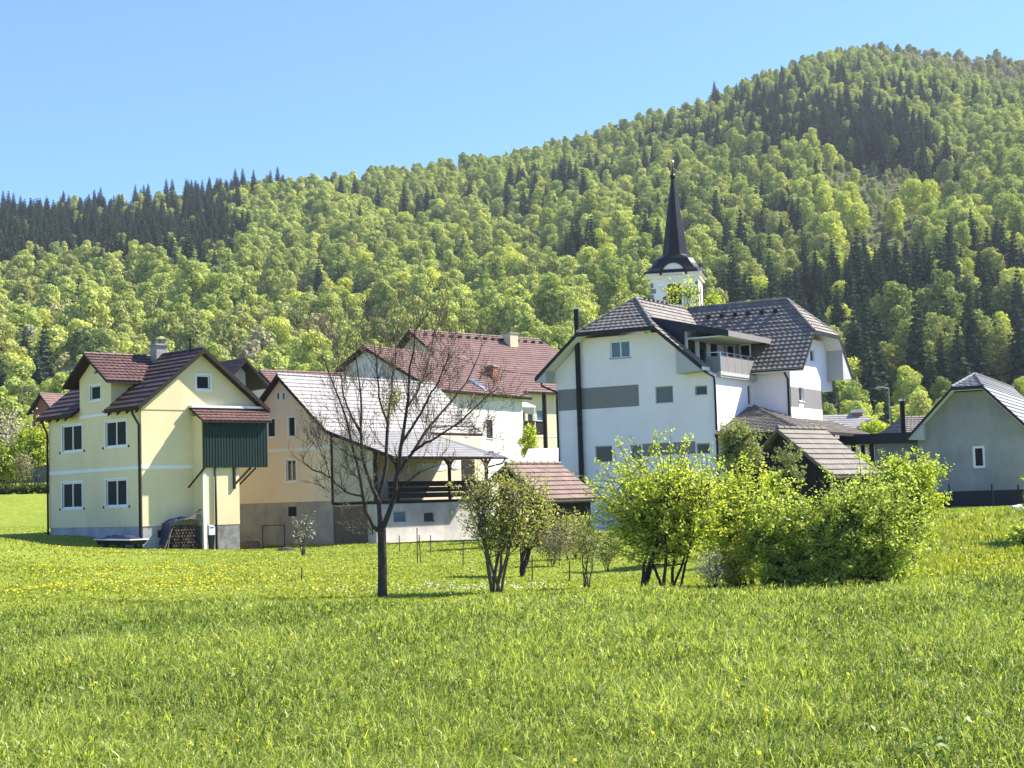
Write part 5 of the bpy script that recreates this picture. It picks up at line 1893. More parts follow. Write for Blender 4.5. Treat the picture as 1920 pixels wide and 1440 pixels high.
Z_DARK2 = [(1330, 400), (1480, 420), (1500, 520), (1400, 600), (1330, 560)]


def kind_at(u, v, q):
    if inpoly(u, v, Z_CON_L): q = q * .9 + .02
    if inpoly(u, v, Z_CON_L): return 'spruce' if q < .74 else ('mid' if q < .86 else 'fresh')
    if inpoly(u, v, Z_CON_R): return 'spruce' if q < .8 else ('bright' if q < .88 else 'mid')
    if inpoly(u, v, Z_CLEAR): return 'shrub' if q < .62 else ('none' if q < .97 else 'bright')
    if inpoly(u, v, Z_GLADE): return 'none' if q < .8 else 'shrub'
    if inpoly(u, v, Z_DARK): return 'spruce' if q < .68 else ('mid' if q < .9 else 'fresh')
    if inpoly(u, v, Z_SCRUB): return 'shrub' if q < .5 else ('fresh' if q < .75 else 'dull')
    if inpoly(u, v, Z_RIDGE): return 'dull' if q < .8 else 'mid'
    if inpoly(u, v, Z_BRIGHT): return 'bright' if q < .66 else ('spruce' if q < .84 else 'fresh')
    if inpoly(u, v, Z_DULLL): return 'dull' if q < .28 else ('fresh' if q < .6 else ('bright' if q < .74 else ('mid' if q < .95 else 'spruce')))
    if inpoly(u, v, Z_DARK2): return 'mid' if q < .6 else ('fresh' if q < .85 else 'spruce')
    if inpoly(u, v, Z_BRIGHT2): return 'fresh' if q < .55 else ('bright' if q < .76 else ('mid' if q < .975 else 'spruce'))
    return 'fresh' if q < .66 else ('mid' if q < .87 else ('bright' if q < .975 else 'spruce'))


ROOF_U = [-50, 60, 100, 150, 380, 500, 520, 620, 690, 770, 1040, 1050, 1170, 1480, 1570, 1590, 1600, 1700, 1830, 1960]
ROOF_V = [770, 770, 740, 670, 655, 740, 700, 695, 650, 625, 650, 640, 565, 568, 640, 700, 780, 780, 698, 720]


def forest():
    g = np.random.default_rng(5)
    pts = []
    r = 188.0
    row = 0
    while r < 1040:
        sp = (6.7 - 1.1 * min(1, max(0, (r - 350) / 550))) if r > 300 else 5.9
        amin, amax = math.atan2(-1330, 3000), math.atan2(1330, 3000)
        n = int((amax - amin) * r / sp)
        for i in range(n):
            a = amin + (amax - amin) * (i + .5 + .5 * (row % 2)) / n + g.normal(0, .24) * sp / r
            rr = r + g.normal(0, .24) * sp
            pts.append((rr * math.sin(a), rr * math.cos(a)))
        r += sp * .92
        row += 1
    P = np.array(pts)
    z = H(P[:, 0], P[:, 1])
    u0 = 960 + F * P[:, 0] / P[:, 1]
    lim = np.interp(u0, RR_U, RR_R) + 22
    ok = np.hypot(P[:, 0], P[:, 1]) < lim
    P, z = P[ok], z[ok]
    trees, shrubs = [], []
    for (x, y), zz in zip(P, z):
        ub, vb = proj((x, y, zz + 7))
        fld = .5 * math.sin(x * .021 + 1.7 * math.sin(y * .013)) + .5 * math.sin(y * .027 + 1.3 * math.sin(x * .017 + 2)) + .35 * math.sin(x * .06 + y * .05)  # groups kinds in patches; darker ones stand in for shadowed gullies
        k = kind_at(ub + g.normal(0, 22), vb + g.normal(0, 10), min(.999, max(0, g.random() + .24 * fld)))
        # room for the church and the open valley floor
        if y < 235 and 150 < ub < 1560 and g.random() < .45: continue
        if abs(x - 20) < 16 and y < 200: continue
        if k == 'none': continue
        sc = g.uniform(.66, 1.36) * (.97 - .38 * min(1, max(0, (math.hypot(x, y) - 300) / 650))) * (.66 + .34 * min(1, max(0, (y - 190) / 160)))
        if k == 'spruce': sc = (g.uniform(.6, 1.05) if not inpoly(ub, vb, Z_CON_L) else g.uniform(.55, .98)) * (1 if y > 240 else .7)
        if y < 262 and ub > 1330:
            if not inpoly(ub, vb, Z_BRIGHT): continue
            sc *= .72
        e = dict(x=x, y=y, z=zz, k=k, s=sc, rot=g.uniform(0, 6.28), i=int(g.integers(0, 60)))
        if k == 'shrub':
            e['s'] = g.uniform(.22, .42); e['k'] = ['fresh', 'mid', 'dull'][int(g.integers(0, 3))]; shrubs.append(e)
            for _ in range(2):
                x2, y2 = x + g.normal(0, 4), y + g.normal(0, 4)
                shrubs.append(dict(x=x2, y=y2, z=h1(x2, y2), k='dull' if g.random() < .6 else 'fresh', s=g.uniform(.12, .3), rot=g.uniform(0, 6), i=0))
            continue
        ht = {'spruce': 20}.get(k, 13) * sc
        u, vt = proj((x, y, zz + ht)); _, vbt = proj((x, y, zz))
        vis = min(vbt, float(np.interp(u, ROOF_U, ROOF_V))) - vt
        e['vis'] = vis if 0 < u < 1920 and vt < 1000 else -1
        e['px'] = (u, vt)
        trees.append(e)
    single = []
    for grp in (('spruce',), ('fresh', 'mid', 'bright', 'dull')):
        c = sorted([t for t in trees if t['k'] in grp and t['vis'] > 14], key=lambda t: -t['vis'] / 1.0)[:290]
        single += c
    sid = set(id(t) for t in single)
    rest = [t for t in trees if id(t) not in sid] + shrubs
    return single, rest


SINGLE, REST = forest()
LABEL = {'fresh': 'fresh green spring broadleaf tree in the woods on the lower hillside', 'mid': 'mid green fuller broadleaf tree in the woods on the lower hillside',
         'bright': 'bright yellow green young broadleaf tree in the woods behind the houses', 'dull': 'greyish barely leafing tree in the woods behind the houses',
         'spruce': 'dark green pointed spruce standing in the hillside woods'}
GROUP = {'fresh': 'fresh green trees of the lower hillside', 'mid': 'mid green trees of the lower hillside', 'bright': 'bright yellow green trees behind the houses', 'dull': 'barely leafing trees behind the houses', 'spruce': 'spruces of the hillside'}
first = {}
for t in SINGLE:
    kk = KINDS[t['k']]
    i = t['i'] % len(kk)
    nm = 'spruce_tree' if t['k'] == 'spruce' else 'broadleaf_tree'
    root = tag(empty(nm, (t['x'], t['y'], t['z'])), LABEL[t['k']], 'tree', GROUP[t['k']])
    root.rotation_euler = (0, 0, t['rot']); root.scale = (t['s'] * rnd.uniform(.9, 1.1), t['s'] * rnd.uniform(.9, 1.1), t['s'])
    tr, cr = kk[i]
    if (t['k'], i) not in first:
        first[(t['k'], i)] = 1
        a, b = tr, cr
    else:
        a, b = tr.copy(), cr.copy()
        COL.objects.link(a); COL.objects.link(b)
    a.parent = root; b.parent = root
for k, kk in KINDS.items():                       # kinds that found no place of their own
    for i, (a, b) in enumerate(kk):
        if (k, i) not in first:
            root = tag(empty('spruce_tree' if k == 'spruce' else 'broadleaf_tree', (-140 + 9 * i, 215, h1(-140 + 9 * i, 215))), LABEL[k], 'tree', GROUP[k])
            a.parent = root; b.parent = root


def scatter(name, items, protos, kind='stuff'):
    """one object whose points carry copies of the given crowns"""
    me = bpy.data.meshes.new(name)
    n = len(items)
    me.vertices.add(n)
    me.vertices.foreach_set('co', np.array([(t['x'], t['y'], t['z']) for t in items], np.float32).ravel())
    for nm, ty in (('rot', 'FLOAT'), ('scl', 'FLOAT'), ('idx', 'INT')):
        a = me.attributes.new(nm, ty, 'POINT')
        a.data.foreach_set('value', np.array([t[nm] for t in items], np.int32 if ty == 'INT' else np.float32))
    o = bpy.data.objects.new(name, me); COL.objects.link(o)
    ng = bpy.data.node_groups.new(name, 'GeometryNodeTree')
    ng.interface.new_socket('Geometry', in_out='INPUT', socket_type='NodeSocketGeometry')
    ng.interface.new_socket('Geometry', in_out='OUTPUT', socket_type='NodeSocketGeometry')
    ns, ln = ng.nodes, ng.links
    gi, go = ns.new('NodeGroupInput'), ns.new('NodeGroupOutput')
    iop = ns.new('GeometryNodeInstanceOnPoints')
    ln.new(gi.outputs[0], iop.inputs['Points'])
    idx = ns.new('GeometryNodeInputNamedAttribute'); idx.data_type = 'INT'; idx.inputs[0].default_value = 'idx'
    ro = ns.new('GeometryNodeInputNamedAttribute'); ro.data_type = 'FLOAT'; ro.inputs[0].default_value = 'rot'
    sc = ns.new('GeometryNodeInputNamedAttribute'); sc.data_type = 'FLOAT'; sc.inputs[0].default_value = 'scl'
    cx = ns.new('ShaderNodeCombineXYZ'); ln.new(ro.outputs[0], cx.inputs[2])
    er = ns.new('FunctionNodeEulerToRotation'); ln.new(cx.outputs[0], er.inputs[0])
    ln.new(er.outputs[0], iop.inputs['Rotation'])
    ln.new(sc.outputs[0], iop.inputs['Scale'])
    jn = ns.new('GeometryNodeJoinGeometry')
    for p in protos[::-1]:
        oi = ns.new('GeometryNodeObjectInfo'); oi.transform_space = 'ORIGINAL'
        oi.inputs['Object'].default_value = p
        oi.inputs['As Instance'].default_value = True
        ln.new(oi.outputs['Geometry'], jn.inputs[0])
    ln.new(jn.outputs[0], iop.inputs['Instance'])
    iop.inputs['Pick Instance'].default_value = True
    ln.new(idx.outputs[0], iop.inputs['Instance Index'])
    ln.new(iop.outputs[0], go.inputs[0])
    md = o.modifiers.new('scatter', 'NODES'); md.node_group = ng
    return tag(o, kind=kind)


def scatter_rest(name, keys, label):
    pr, off = [], {}
    for k in keys:
        off[k] = len(pr); pr += [b for a, b in KINDS[k]]
    it = [dict(x=t['x'], y=t['y'], z=t['z'], rot=t['rot'], scl=t['s'], idx=off[t['k']] + t['i'] % len(KINDS[t['k']])) for t in REST if t['k'] in keys]
    o = scatter(name, it, pr)
    tag(o, label, 'woods')


scatter_rest('broadleaf_forest', ['fresh', 'mid', 'bright', 'dull'], 'spring green broadleaf forest covering the hill up to its ridge')
scatter_rest('spruce_forest', ['spruce'], 'dark spruce stands among the broadleaf forest on the hill')


# ---------------------------------------------------------------- trees and bushes near the camera
NL = {'lime': leafmat('lime_green_leaves', (.28, .36, .03), (.64, .67, .135), None, .57, False, .02),
      'green': leafmat('soft_green_leaves', (.23, .31, .045), (.60, .65, .17), None, .56, False, .02),
      'olive': leafmat('olive_leaves', (.24, .25, .06), (.54, .52, .18), None, .42, False, .03),
      'grey': leafmat('grey_green_leaves', (.18, .21, .08), (.42, .42, .19), None, .4, False, .03),
      'tan': leafmat('dry_buds', (.27, .23, .14), (.46, .42, .26), None, .25, False),
      'blossom': leafmat('pale_blossom', (.55, .48, .43), (.82, .75, .68), None, .4, False, 0, .9),
      'straw': leafmat('straw', (.42, .42, .17), (.62, .60, .28), None, .4, False),
      'weed': leafmat('weed_leaves', (.09, .15, .03), (.22, .29, .06), None, .35, False, .03),
      'hedge': leafmat('hedge_leaves', (.07, .10, .025), (.14, .17, .045), None, .2, False)}


def bez(p0, p1, p2, n):
    t = np.linspace(0, 1, n)[:, None]
    return (1 - t) ** 2 * p0 + 2 * t * (1 - t) * p1 + t * t * p2


def bush(name, label, cat, base, c, rad, leaf, seed, stems=6, subs=90, per=60, ls=.05, spread=.07, stemr=.035, bases=None, bark='bark', fill=.5, group=None, sprig=0, upright=.5, extra=None, skirt=0):
    """stems rising from the ground into a crown of leafy shoots; c and rad relative to the base"""
    g = np.random.default_rng(seed)
    base = np.array(base, float); c = np.array(c, float); rad = np.array(rad, float)
    segs, lc, ln_, lt = [], [], [], []
    bases = bases if bases is not None else [(g.normal(0, rad[0] * .12), g.normal(0, rad[1] * .12), -.1) for _ in range(stems)]
    mains = []
    for i in range(stems):
        b = np.array(bases[i % len(bases)], float)
        d = g.normal(size=3); d[2] = abs(d[2]) * .8; d /= np.linalg.norm(d)
        e = c + d * rad * g.uniform(.5, .85)
        m = b + (e - b) * .45 + np.array([0, 0, .25 * np.linalg.norm(e - b) * .5])
        p = bez(b, m, e, 9) + np.vstack([np.zeros((1, 3)), g.normal(0, .02, (8, 3))])
        segs.append((p, np.linspace(stemr * g.uniform(.7, 1.1), stemr * .25, 9))); mains.append(p)
    for i in range(subs + skirt):
        p = mains[int(g.integers(0, stems))]
        s = p[int(g.integers(3, 9))]
        d = g.normal(size=3); d /= np.linalg.norm(d)
        rr = g.uniform(fill, 1.0) ** .6
        e = c + d * rad * rr
        if i < sprig:                                     # long upright shoots that break the outline
            d[2] = abs(d[2]) * .7 + .5; d /= np.linalg.norm(d); e = c + d * rad * g.uniform(1.02, 1.28)
        if i >= subs:                                     # low shoots that hang down to the grass
            a_ = g.uniform(0, 2 * np.pi); q_ = g.uniform(.4, .95)
            e = np.array([c[0] + rad[0] * q_ * math.cos(a_), c[1] + rad[1] * q_ * math.sin(a_), g.uniform(.08, .6)]); s = p[int(g.integers(1, 4))]
        L = np.linalg.norm(e - s)
        if L > 1.3 * rad.max():
            s = p[np.argmin(np.linalg.norm(p - e, axis=1))]; L = np.linalg.norm(e - s)
        m = s + (e - s) * .5 + np.array([0, 0, -upright * .25 * L]) + g.normal(0, .05 * L, 3)
        q = bez(s, m, e, 6)
        segs.append((q, np.linspace(stemr * .28, .004, 6)))
        k = max(3, int(per * g.uniform(.6, 1.3)))
        t = g.beta(1.6, 1.0, k)
        pos = (1 - t)[:, None] ** 2 * s + 2 * (t * (1 - t))[:, None] * m + (t ** 2)[:, None] * e
        pos = pos + g.normal(0, 1, (k, 3)) * spread * (.35 + .65 * (1 - t * .5))[:, None]
        lc.append(pos); ln_.append(g.normal(0, .6, (k, 3)) + np.array([0, 0, .55]) + (pos - c) / rad * .35)
        tt = g.beta(2, 2) * .6
        lt.append(np.clip(tt + g.uniform(0, .4, k), 0, 1))
    if extra:
        for e in extra(g): segs.append(e)
    root = tag(empty(name, base), label, cat, group)
    v, f = tubes_np(segs)
    np_mesh('stems' if 'bush' in name or 'shrub' in name or 'hedge' in name else 'trunk', v, f, g.uniform(.2, .8, len(f)), M[bark], root)
    C = np.concatenate(lc); ok = C[:, 2] > .03
    C = C[ok]; Nn = np.concatenate(ln_)[ok]; T = np.concatenate(lt)[ok]
    v, f = kites(C, Nn, g.uniform(.65, 1.3, len(C)) * ls, .55, g)
    np_mesh('crown', v, f, T, NL[leaf], root)
    return root


def pxbush(name, label, cat, u, vb, Y, cu, cv, ru, rv, leaf, seed, depth=None, ground=True, **kw):
    """same, its size measured in the photograph at its own distance"""
    p = at(u, vb, Y)
    z = h1(p.x, Y) if ground else p.z
    q = at(cu, cv, Y)
    s = Y / F
    return bush(name, label, cat, (p.x, Y, z), (q.x - p.x, 0, q.z - z), (ru * s, (depth or ru * .9) * s, rv * s), leaf, seed, **kw)


S33 = 33.5 / F
pxbush('bush', 'large lime green bush with upright leafy shoots and several dark stems', 'bush', 1240, 1092, 34.0, 1234, 955, 160, 122, 'lime', 21, stems=9, subs=310, per=54, ls=.041, spread=.06, stemr=.045, sprig=46, bases=[(-.45, .1, -.1), (-.4, 0, -.1), (.05, 0, -.1), (.15, .1, -.1), (.35, -.05, -.1)], fill=.35)
pxbush('bush', 'rounded lime green bush reaching up before the white house corner', 'bush', 1405, 1085, 35.5, 1388, 968, 108, 112, 'lime', 22, stems=7, subs=210, per=54, skirt=30, ls=.041, spread=.06, sprig=24, fill=.35)
pxbush('bush', 'grey green dense bush in the middle below the dark shed', 'bush', 1470, 1085, 33.8, 1472, 1005, 118, 96, 'green', 23, stems=8, subs=230, per=52, skirt=50, ls=.040, spread=.065, sprig=16, fill=.3)
pxbush('bush', 'wide soft green bush at the right end of the row, one branch reaching right', 'bush', 1640, 1080, 33.5, 1638, 985, 128, 116, 'green', 24, stems=9, subs=280, per=50, skirt=50, ls=.040, spread=.065, sprig=20, fill=.3)
pxbush('bush', 'small leafy bush before the grey wall, right of the dark shed', 'bush', 1690, 1040, 36.5, 1702, 914, 86, 66, 'lime', 25, stems=5, subs=170, per=64, ls=.039, sprig=22, fill=.3)
pxbush('bush', 'low soft green bush between the two widest bushes, touching the meadow', 'bush', 1555, 1085, 33.2, 1555, 1000, 92, 96, 'green', 26, stems=6, subs=150, per=50, skirt=34, ls=.040, spread=.06, sprig=10, fill=.3)
pxbush('blossom_bush', 'low bush with whitish blossom under the large lime green bush', 'bush', 1335, 1092, 33.0, 1335, 1058, 38, 34, 'blossom', 27, stems=5, subs=26, per=22, ls=.024, spread=.05, stemr=.015, fill=.4)
pxbush('bush', 'olive low bush tangled between blossom and grey green bush', 'bush', 1385, 1090, 34.5, 1375, 1055, 42, 42, 'olive', 28, stems=5, subs=50, per=40, ls=.04, stemr=.02)
pxbush('shrub', 'grey green shrub against the low porch roof of the white house', 'shrub', 1388, 930, 50, 1388, 838, 56, 46, 'grey', 29, stems=6, subs=120, per=50, ls=.055, spread=.08, sprig=14, fill=.3)
pxbush('shrub', 'pale spindly shrub in front of the dark shed wall', 'shrub', 1482, 940, 48, 1480, 880, 34, 44, 'grey', 30, stems=9, subs=45, per=30, ls=.04, spread=.06, stemr=.015, sprig=18)
pxbush('fruit_tree', 'small multi stemmed olive leaved tree with slanting trunks on the lawn', 'tree', 925, 1100, 36.0, 930, 955, 100, 86, 'olive', 31, stems=7, subs=190, per=26, ls=.036, spread=.075, stemr=.045, sprig=26, bases=[(-.02, 0, -.1), (.06, .02, -.1), (.16, 0, -.1)], fill=.3, bark='barkpale')
pxbush('fruit_tree', 'olive leaved young tree behind the slanting multi stemmed one', 'tree', 978, 1062, 46, 995, 958, 64, 60, 'olive', 32, stems=5, subs=110, per=22, ls=.045, spread=.09, stemr=.06, sprig=12, bases=[(0, 0, -.1)], bark='bark')
pxbush('sapling', 'thin pale green young tree beside the large lime green bush', 'tree', 1098, 1100, 37, 1103, 1018, 36, 48, 'grey', 33, stems=5, subs=46, per=22, ls=.032, spread=.07, stemr=.02, bases=[(-.03, 0, -.1), (.06, 0, -.1)], bark='barkpale')
pxbush('shrub', 'brownish twiggy shrub under the small tiled shed', 'shrub', 1035, 1055, 50, 1038, 1010, 44, 40, 'tan', 34, stems=9, subs=80, per=22, ls=.035, spread=.1, stemr=.014)
pxbush('shrub', 'olive twiggy shrub left of the large lime green bush', 'shrub', 1075, 1060, 54, 1070, 1000, 50, 50, 'olive', 35, stems=8, subs=90, per=22, ls=.045, spread=.12, stemr=.02)
pxbush('shrub', 'low grey shrub on the dark soil right of the twiggy shrubs', 'shrub', 1140, 1050, 48, 1135, 1022, 42, 30, 'grey', 36, stems=7, subs=60, per=22, ls=.04, spread=.09, stemr=.012)
pxbush('sapling', 'tiny staked sapling with pale pinkish new leaves on the lawn', 'tree', 567, 1055, 66, 567, 985, 26, 34, 'blossom', 37, stems=5, subs=34, per=5, ls=.045, spread=.08, stemr=.03, bases=[(0, 0, -.1)], bark='barkpale')
pole_at('stake', 'short wooden stake beside the pinkish sapling', 'stake', 572, 1052, 1015, 66, .025, 'greywood')
# left edge: flowering shrubs on the bank
pxbush('blossom_bush', 'tall bush with pale pink blossom at the left edge', 'bush', 22, 905, 124, 20, 815, 62, 62, 'blossom', 41, stems=7, subs=110, per=16, ls=.10, spread=.25, stemr=.07, fill=.35)
pxbush('bush', 'yellow green tall bush beside the pale pink blossom', 'bush', 70, 900, 122, 66, 830, 52, 52, 'lime', 42, stems=7, subs=120, per=34, ls=.12, spread=.22, stemr=.07, fill=.3)
pxbush('bush', 'lime green bush below the pale pink blossom at the left edge', 'bush', 5, 900, 121, 5, 862, 52, 40, 'lime', 43, stems=7, subs=100, per=34, ls=.12, spread=.2, stemr=.07, fill=.3)
pxbush('blossom_bush', 'little round shrub with dusky pink twigs on the bank', 'bush', 45, 902, 119, 44, 872, 26, 26, 'tan', 44, stems=7, subs=50, per=18, ls=.08, spread=.15, stemr=.03)
for i, (u, lab) in enumerate(((8, 'dark clipped hedge length at the left picture edge'), (45, 'dark clipped hedge length below the dusky pink shrub'), (82, 'dark clipped hedge length touching the yellow house'))):
    pxbush('hedge', lab, 'hedge', u, 930, 117, u, 916, 24, 11, 'hedge', 45 + i, stems=6, subs=70, per=26, ls=.1, spread=.12, stemr=.03, fill=.3)
pxbush('shrub', 'leafy yellow green shrub by the balcony of the cream house', 'shrub', 990, 880, 94, 990, 825, 22, 34, 'lime', 49, stems=6, subs=60, per=26, ls=.08, spread=.12, stemr=.03)
pxbush('broadleaf_tree', 'sparse yellowish flowering tree rising in front of the church tower', 'tree', 1280, 640, 140, 1275, 562, 48, 42, 'lime', 50, stems=7, subs=80, per=14, ls=.11, spread=.3, stemr=.10, sprig=20)
pxbush('broadleaf_tree', 'small bright tree top between the church tower and the grey ridge', 'tree', 1338, 640, 142, 1338, 572, 20, 24, 'lime', 51, stems=5, subs=40, per=18, ls=.11, spread=.2, stemr=.08)
pxbush('bush', 'yellow green bush before the small gable of the slate roofed house', 'bush', 1638, 850, 128, 1638, 808, 30, 26, 'lime', 52, stems=6, subs=70, per=26, ls=.12, spread=.2, stemr=.04)
pxbush('bush', 'round clipped bush beside the dark shed, under the flat annex roof', 'bush', 1622, 905, 66, 1618, 872, 20, 22, 'green', 53, stems=5, subs=60, per=30, ls=.06, spread=.08, stemr=.02)
pxbush('bush', 'leafy bush poking in at the right picture edge', 'bush', 1965, 1000, 44, 1962, 935, 48, 60, 'green', 54, stems=6, subs=110, per=50, ls=.05, sprig=14)
pxbush('bush', 'dense bush on the bank by the right picture edge, in shade', 'bush', 1945, 1050, 42, 1950, 1010, 62, 48, 'green', 55, stems=6, subs=120, per=50, ls=.05)


def net():
    P = on_ground(76, 905, 118.5)
    m = MB()
    s = 118.5 / F
    for i in range(7):
        for j in range(9):
            m.bar(((i - 3) * .22, .03 * math.sin(j), .15 + j * .2), ((i - 3) * .22 + .05, .03 * math.sin(j + 1), .35 + j * .2), .07, .02)
    for j in range(10): m.bar((-.75, 0, .15 + j * .2), (.75, .04, .15 + j * .2), .06, .02)
    o = m.build('garden_net', simple('green_net', (.03, .16, .12), .6, var=.2)); o.location = P
    tag(o, 'turquoise green garden net hanging by the bushes, left of the yellow house', 'net')


net()


# the bare walnut tree in the middle
def bare_tree():
    g = np.random.default_rng(77)
    Y0 = 35.0
    p0 = at(717, 1112, Y0); zb = h1(p0.x, Y0)
    o = np.array([p0.x, Y0, zb])

    def pts(px, d0, d1):
        n = len(px)
        out = []
        for i, (u, v) in enumerate(px):
            t = i / (n - 1)
            dy = d0 + (d1 - d0) * t ** 1.3
            out.append(np.array(at(u, v, Y0 + dy)) - o)
        return np.array(out)

    def smooth(p, n):
        t = np.linspace(0, len(p) - 1, n)
        i = np.clip(t.astype(int), 0, len(p) - 2); f = (t - i)[:, None]
        pm = p[np.clip(i - 1, 0, len(p) - 1)]; pa = p[i]; pb = p[i + 1]; pc = p[np.clip(i + 2, 0, len(p) - 1)]
        return .5 * ((2 * pa) + (-pm + pb) * f + (2 * pm - 5 * pa + 4 * pb - pc) * f ** 2 + (-pm + 3 * pa - 3 * pb + pc) * f ** 3)

    trunk = smooth(pts([(717, 1125), (717, 1108), (717, 1057), (716, 1010), (715, 985)], 0, 0), 14)
    segs = [(trunk, [.16, .13, .115, .108, .105, .103, .101, .10, .099, .098, .097, .097, .096, .09])]
    limbsegs = []
    limbs = [([(714, 996), (702, 990), (690, 968), (682, 936), (673, 880), (660, 832), (649, 778), (629, 731), (612, 690), (600, 655)], 0, -1.2, .062),
             ([(713, 992), (710, 940), (696, 910), (683, 866), (677, 813), (677, 746), (669, 677), (667, 622)], 0, .8, .072),
             ([(717, 992), (733, 950), (745, 893), (752, 832), (765, 762), (769, 696), (778, 640), (782, 612)], 0, -.6, .078),
             ([(744, 898), (758, 868), (774, 846), (804, 801), (839, 762), (870, 723), (898, 668), (903, 640)], -.2, 1.4, .055),
             ([(772, 848), (800, 830), (822, 819), (870, 785), (913, 743), (936, 728)], .1, -1.3, .042),
             ([(711, 930), (724, 870), (727, 793), (734, 735), (742, 657), (739, 622)], .2, 1.6, .06),
             ([(680, 930), (649, 922), (618, 894), (583, 879), (560, 850)], -.2, -1.0, .034),
             ([(752, 832), (780, 790), (806, 742), (830, 700), (842, 655)], -.2, -1.8, .042),
             ([(683, 866), (652, 850), (628, 832), (606, 800)], .2, 1.3, .03),
             ([(677, 813), (650, 760), (640, 710), (630, 640)], .4, 1.9, .036),
             ([(727, 793), (712, 750), (708, 700), (700, 640)], .7, -.6, .036),
             ([(765, 762), (790, 720), (802, 680), (812, 630)], -.4, .6, .034),
             ([(736, 940), (760, 905), (800, 880), (840, 868)], 0, -1.1, .026),
             ([(690, 968), (700, 1000), (690, 985), (668, 950)], -.1, .6, .018),
             ([(649, 922), (640, 905), (636, 880)], -.5, -.8, .016), ([(618, 894), (608, 860), (596, 830)], -.7, -.4, .015),
             ([(804, 801), (840, 800), (880, 800), (905, 812)], .5, .9, .024)]
    buds = []

    def twigs(p, r0, level, length, few=False):
        n = len(p)
        cnt = {0: 5 if few else 15, 1: 5, 2: 3}[level]
        for k in range(cnt):
            i = int(g.integers(int(n * .28), n))
            s = p[i]
            d = p[min(i + 1, n - 1)] - p[max(i - 1, 0)]
            d = d / (np.linalg.norm(d) + 1e-9)
            side = np.cross(d, g.normal(size=3)); side /= np.linalg.norm(side) + 1e-9
            v = d * g.uniform(.5, 1.0) + side * g.uniform(.5, 1.0) + np.array([0, 0, .22])
            v /= np.linalg.norm(v)
            L = length * g.uniform(.5, 1.25)
            m = s + v * L * .5 + g.normal(0, .05 * L, 3)
            e = s + v * L * .9 + np.array([0, 0, .24 * L]) + g.normal(0, .06 * L, 3)
            q = bez(s, m, e, 6)
            r = r0 * .55
            segs.append((q, np.linspace(max(.0042, r * .8), .0026, 6)))
            buds.append(q[2:])
            if level < 2: twigs(q, r * .8, level + 1, length * .52)

    for li, (px, d0, d1, r) in enumerate(limbs):
        p = smooth(pts(px, d0, d1), 16)
        p[3:] += g.normal(0, .012, (13, 3))
        limbsegs.append((p, np.linspace(r * .82, .007, 16)))
        twigs(p, min(r * .32, .018), 0, .78, li in (6, 8, 12, 13, 14, 15))
    root = tag(empty('walnut_tree', o), 'tall bare tree with dark forked trunk and fine leafless twigs on the lawn', 'tree')
    v, f = tubes_np(segs[:1], 10)
    np_mesh('trunk', v, f, g.uniform(.2, .7, len(f)), M['bark'], root, smooth=True)
    v, f = tubes_np(segs[1:], 5)
    tw = np_mesh('twigs', v, f, g.uniform(.2, .7, len(f)), M['twig'], None, smooth=True)
    v, f = tubes_np(limbsegs, 8)
    br = np_mesh('branches', v, f, g.uniform(.2, .7, len(f)), M['bark'], root, smooth=True)
    tw.parent = br
    B = np.concatenate(buds); B = B[g.random(len(B)) < .5]
    B = B + g.normal(0, .012, B.shape)
    v, f = kites(B, g.normal(size=B.shape), g.uniform(.010, .022, len(B)), .5, g)
    np_mesh('buds', v, f, g.beta(2, 3, len(f)), NL['tan'], root)
    # mistletoe clumps
    for j, (u, v_, k, rr) in enumerate(((735, 750, 190, .22), (729, 768, 110, .17), (746, 742, 90, .15))):
        c = np.array(at(u, v_, Y0 + .3))
        cc = g.normal(0, rr * .5, (k, 3))
        v, f = kites(cc, g.normal(size=(k, 3)), g.uniform(.02, .045, k), .4, g)
        m = np_mesh('mistletoe_bush', v, f, g.beta(2, 2, k) * .7, NL['olive'])
        m.location = c
        tag(m, ['large mistletoe clump high in the bare tree', 'small mistletoe clump just below the large one', 'small mistletoe clump at the upper right of the large one'][j], 'mistletoe')


bare_tree()


# ---------------------------------------------------------------- grass and flowers
GM = {'tall': leafmat('meadow_grass', (.07, .13, .02), (.61, .65, .155), None, .48, False, .022),
      'lawn': leafmat('lawn_grass', (.22, .27, .025), (.44, .44, .07), None, .38, False, .03),
      'daisy': leafmat('white_petals', (.6, .6, .56), (.8, .8, .76), None, .2, False, 0, 1),
      'dandelion': leafmat('yellow_petals', (.70, .58, .03), (.82, .72, .06), None, .2, False, 0, 1)}


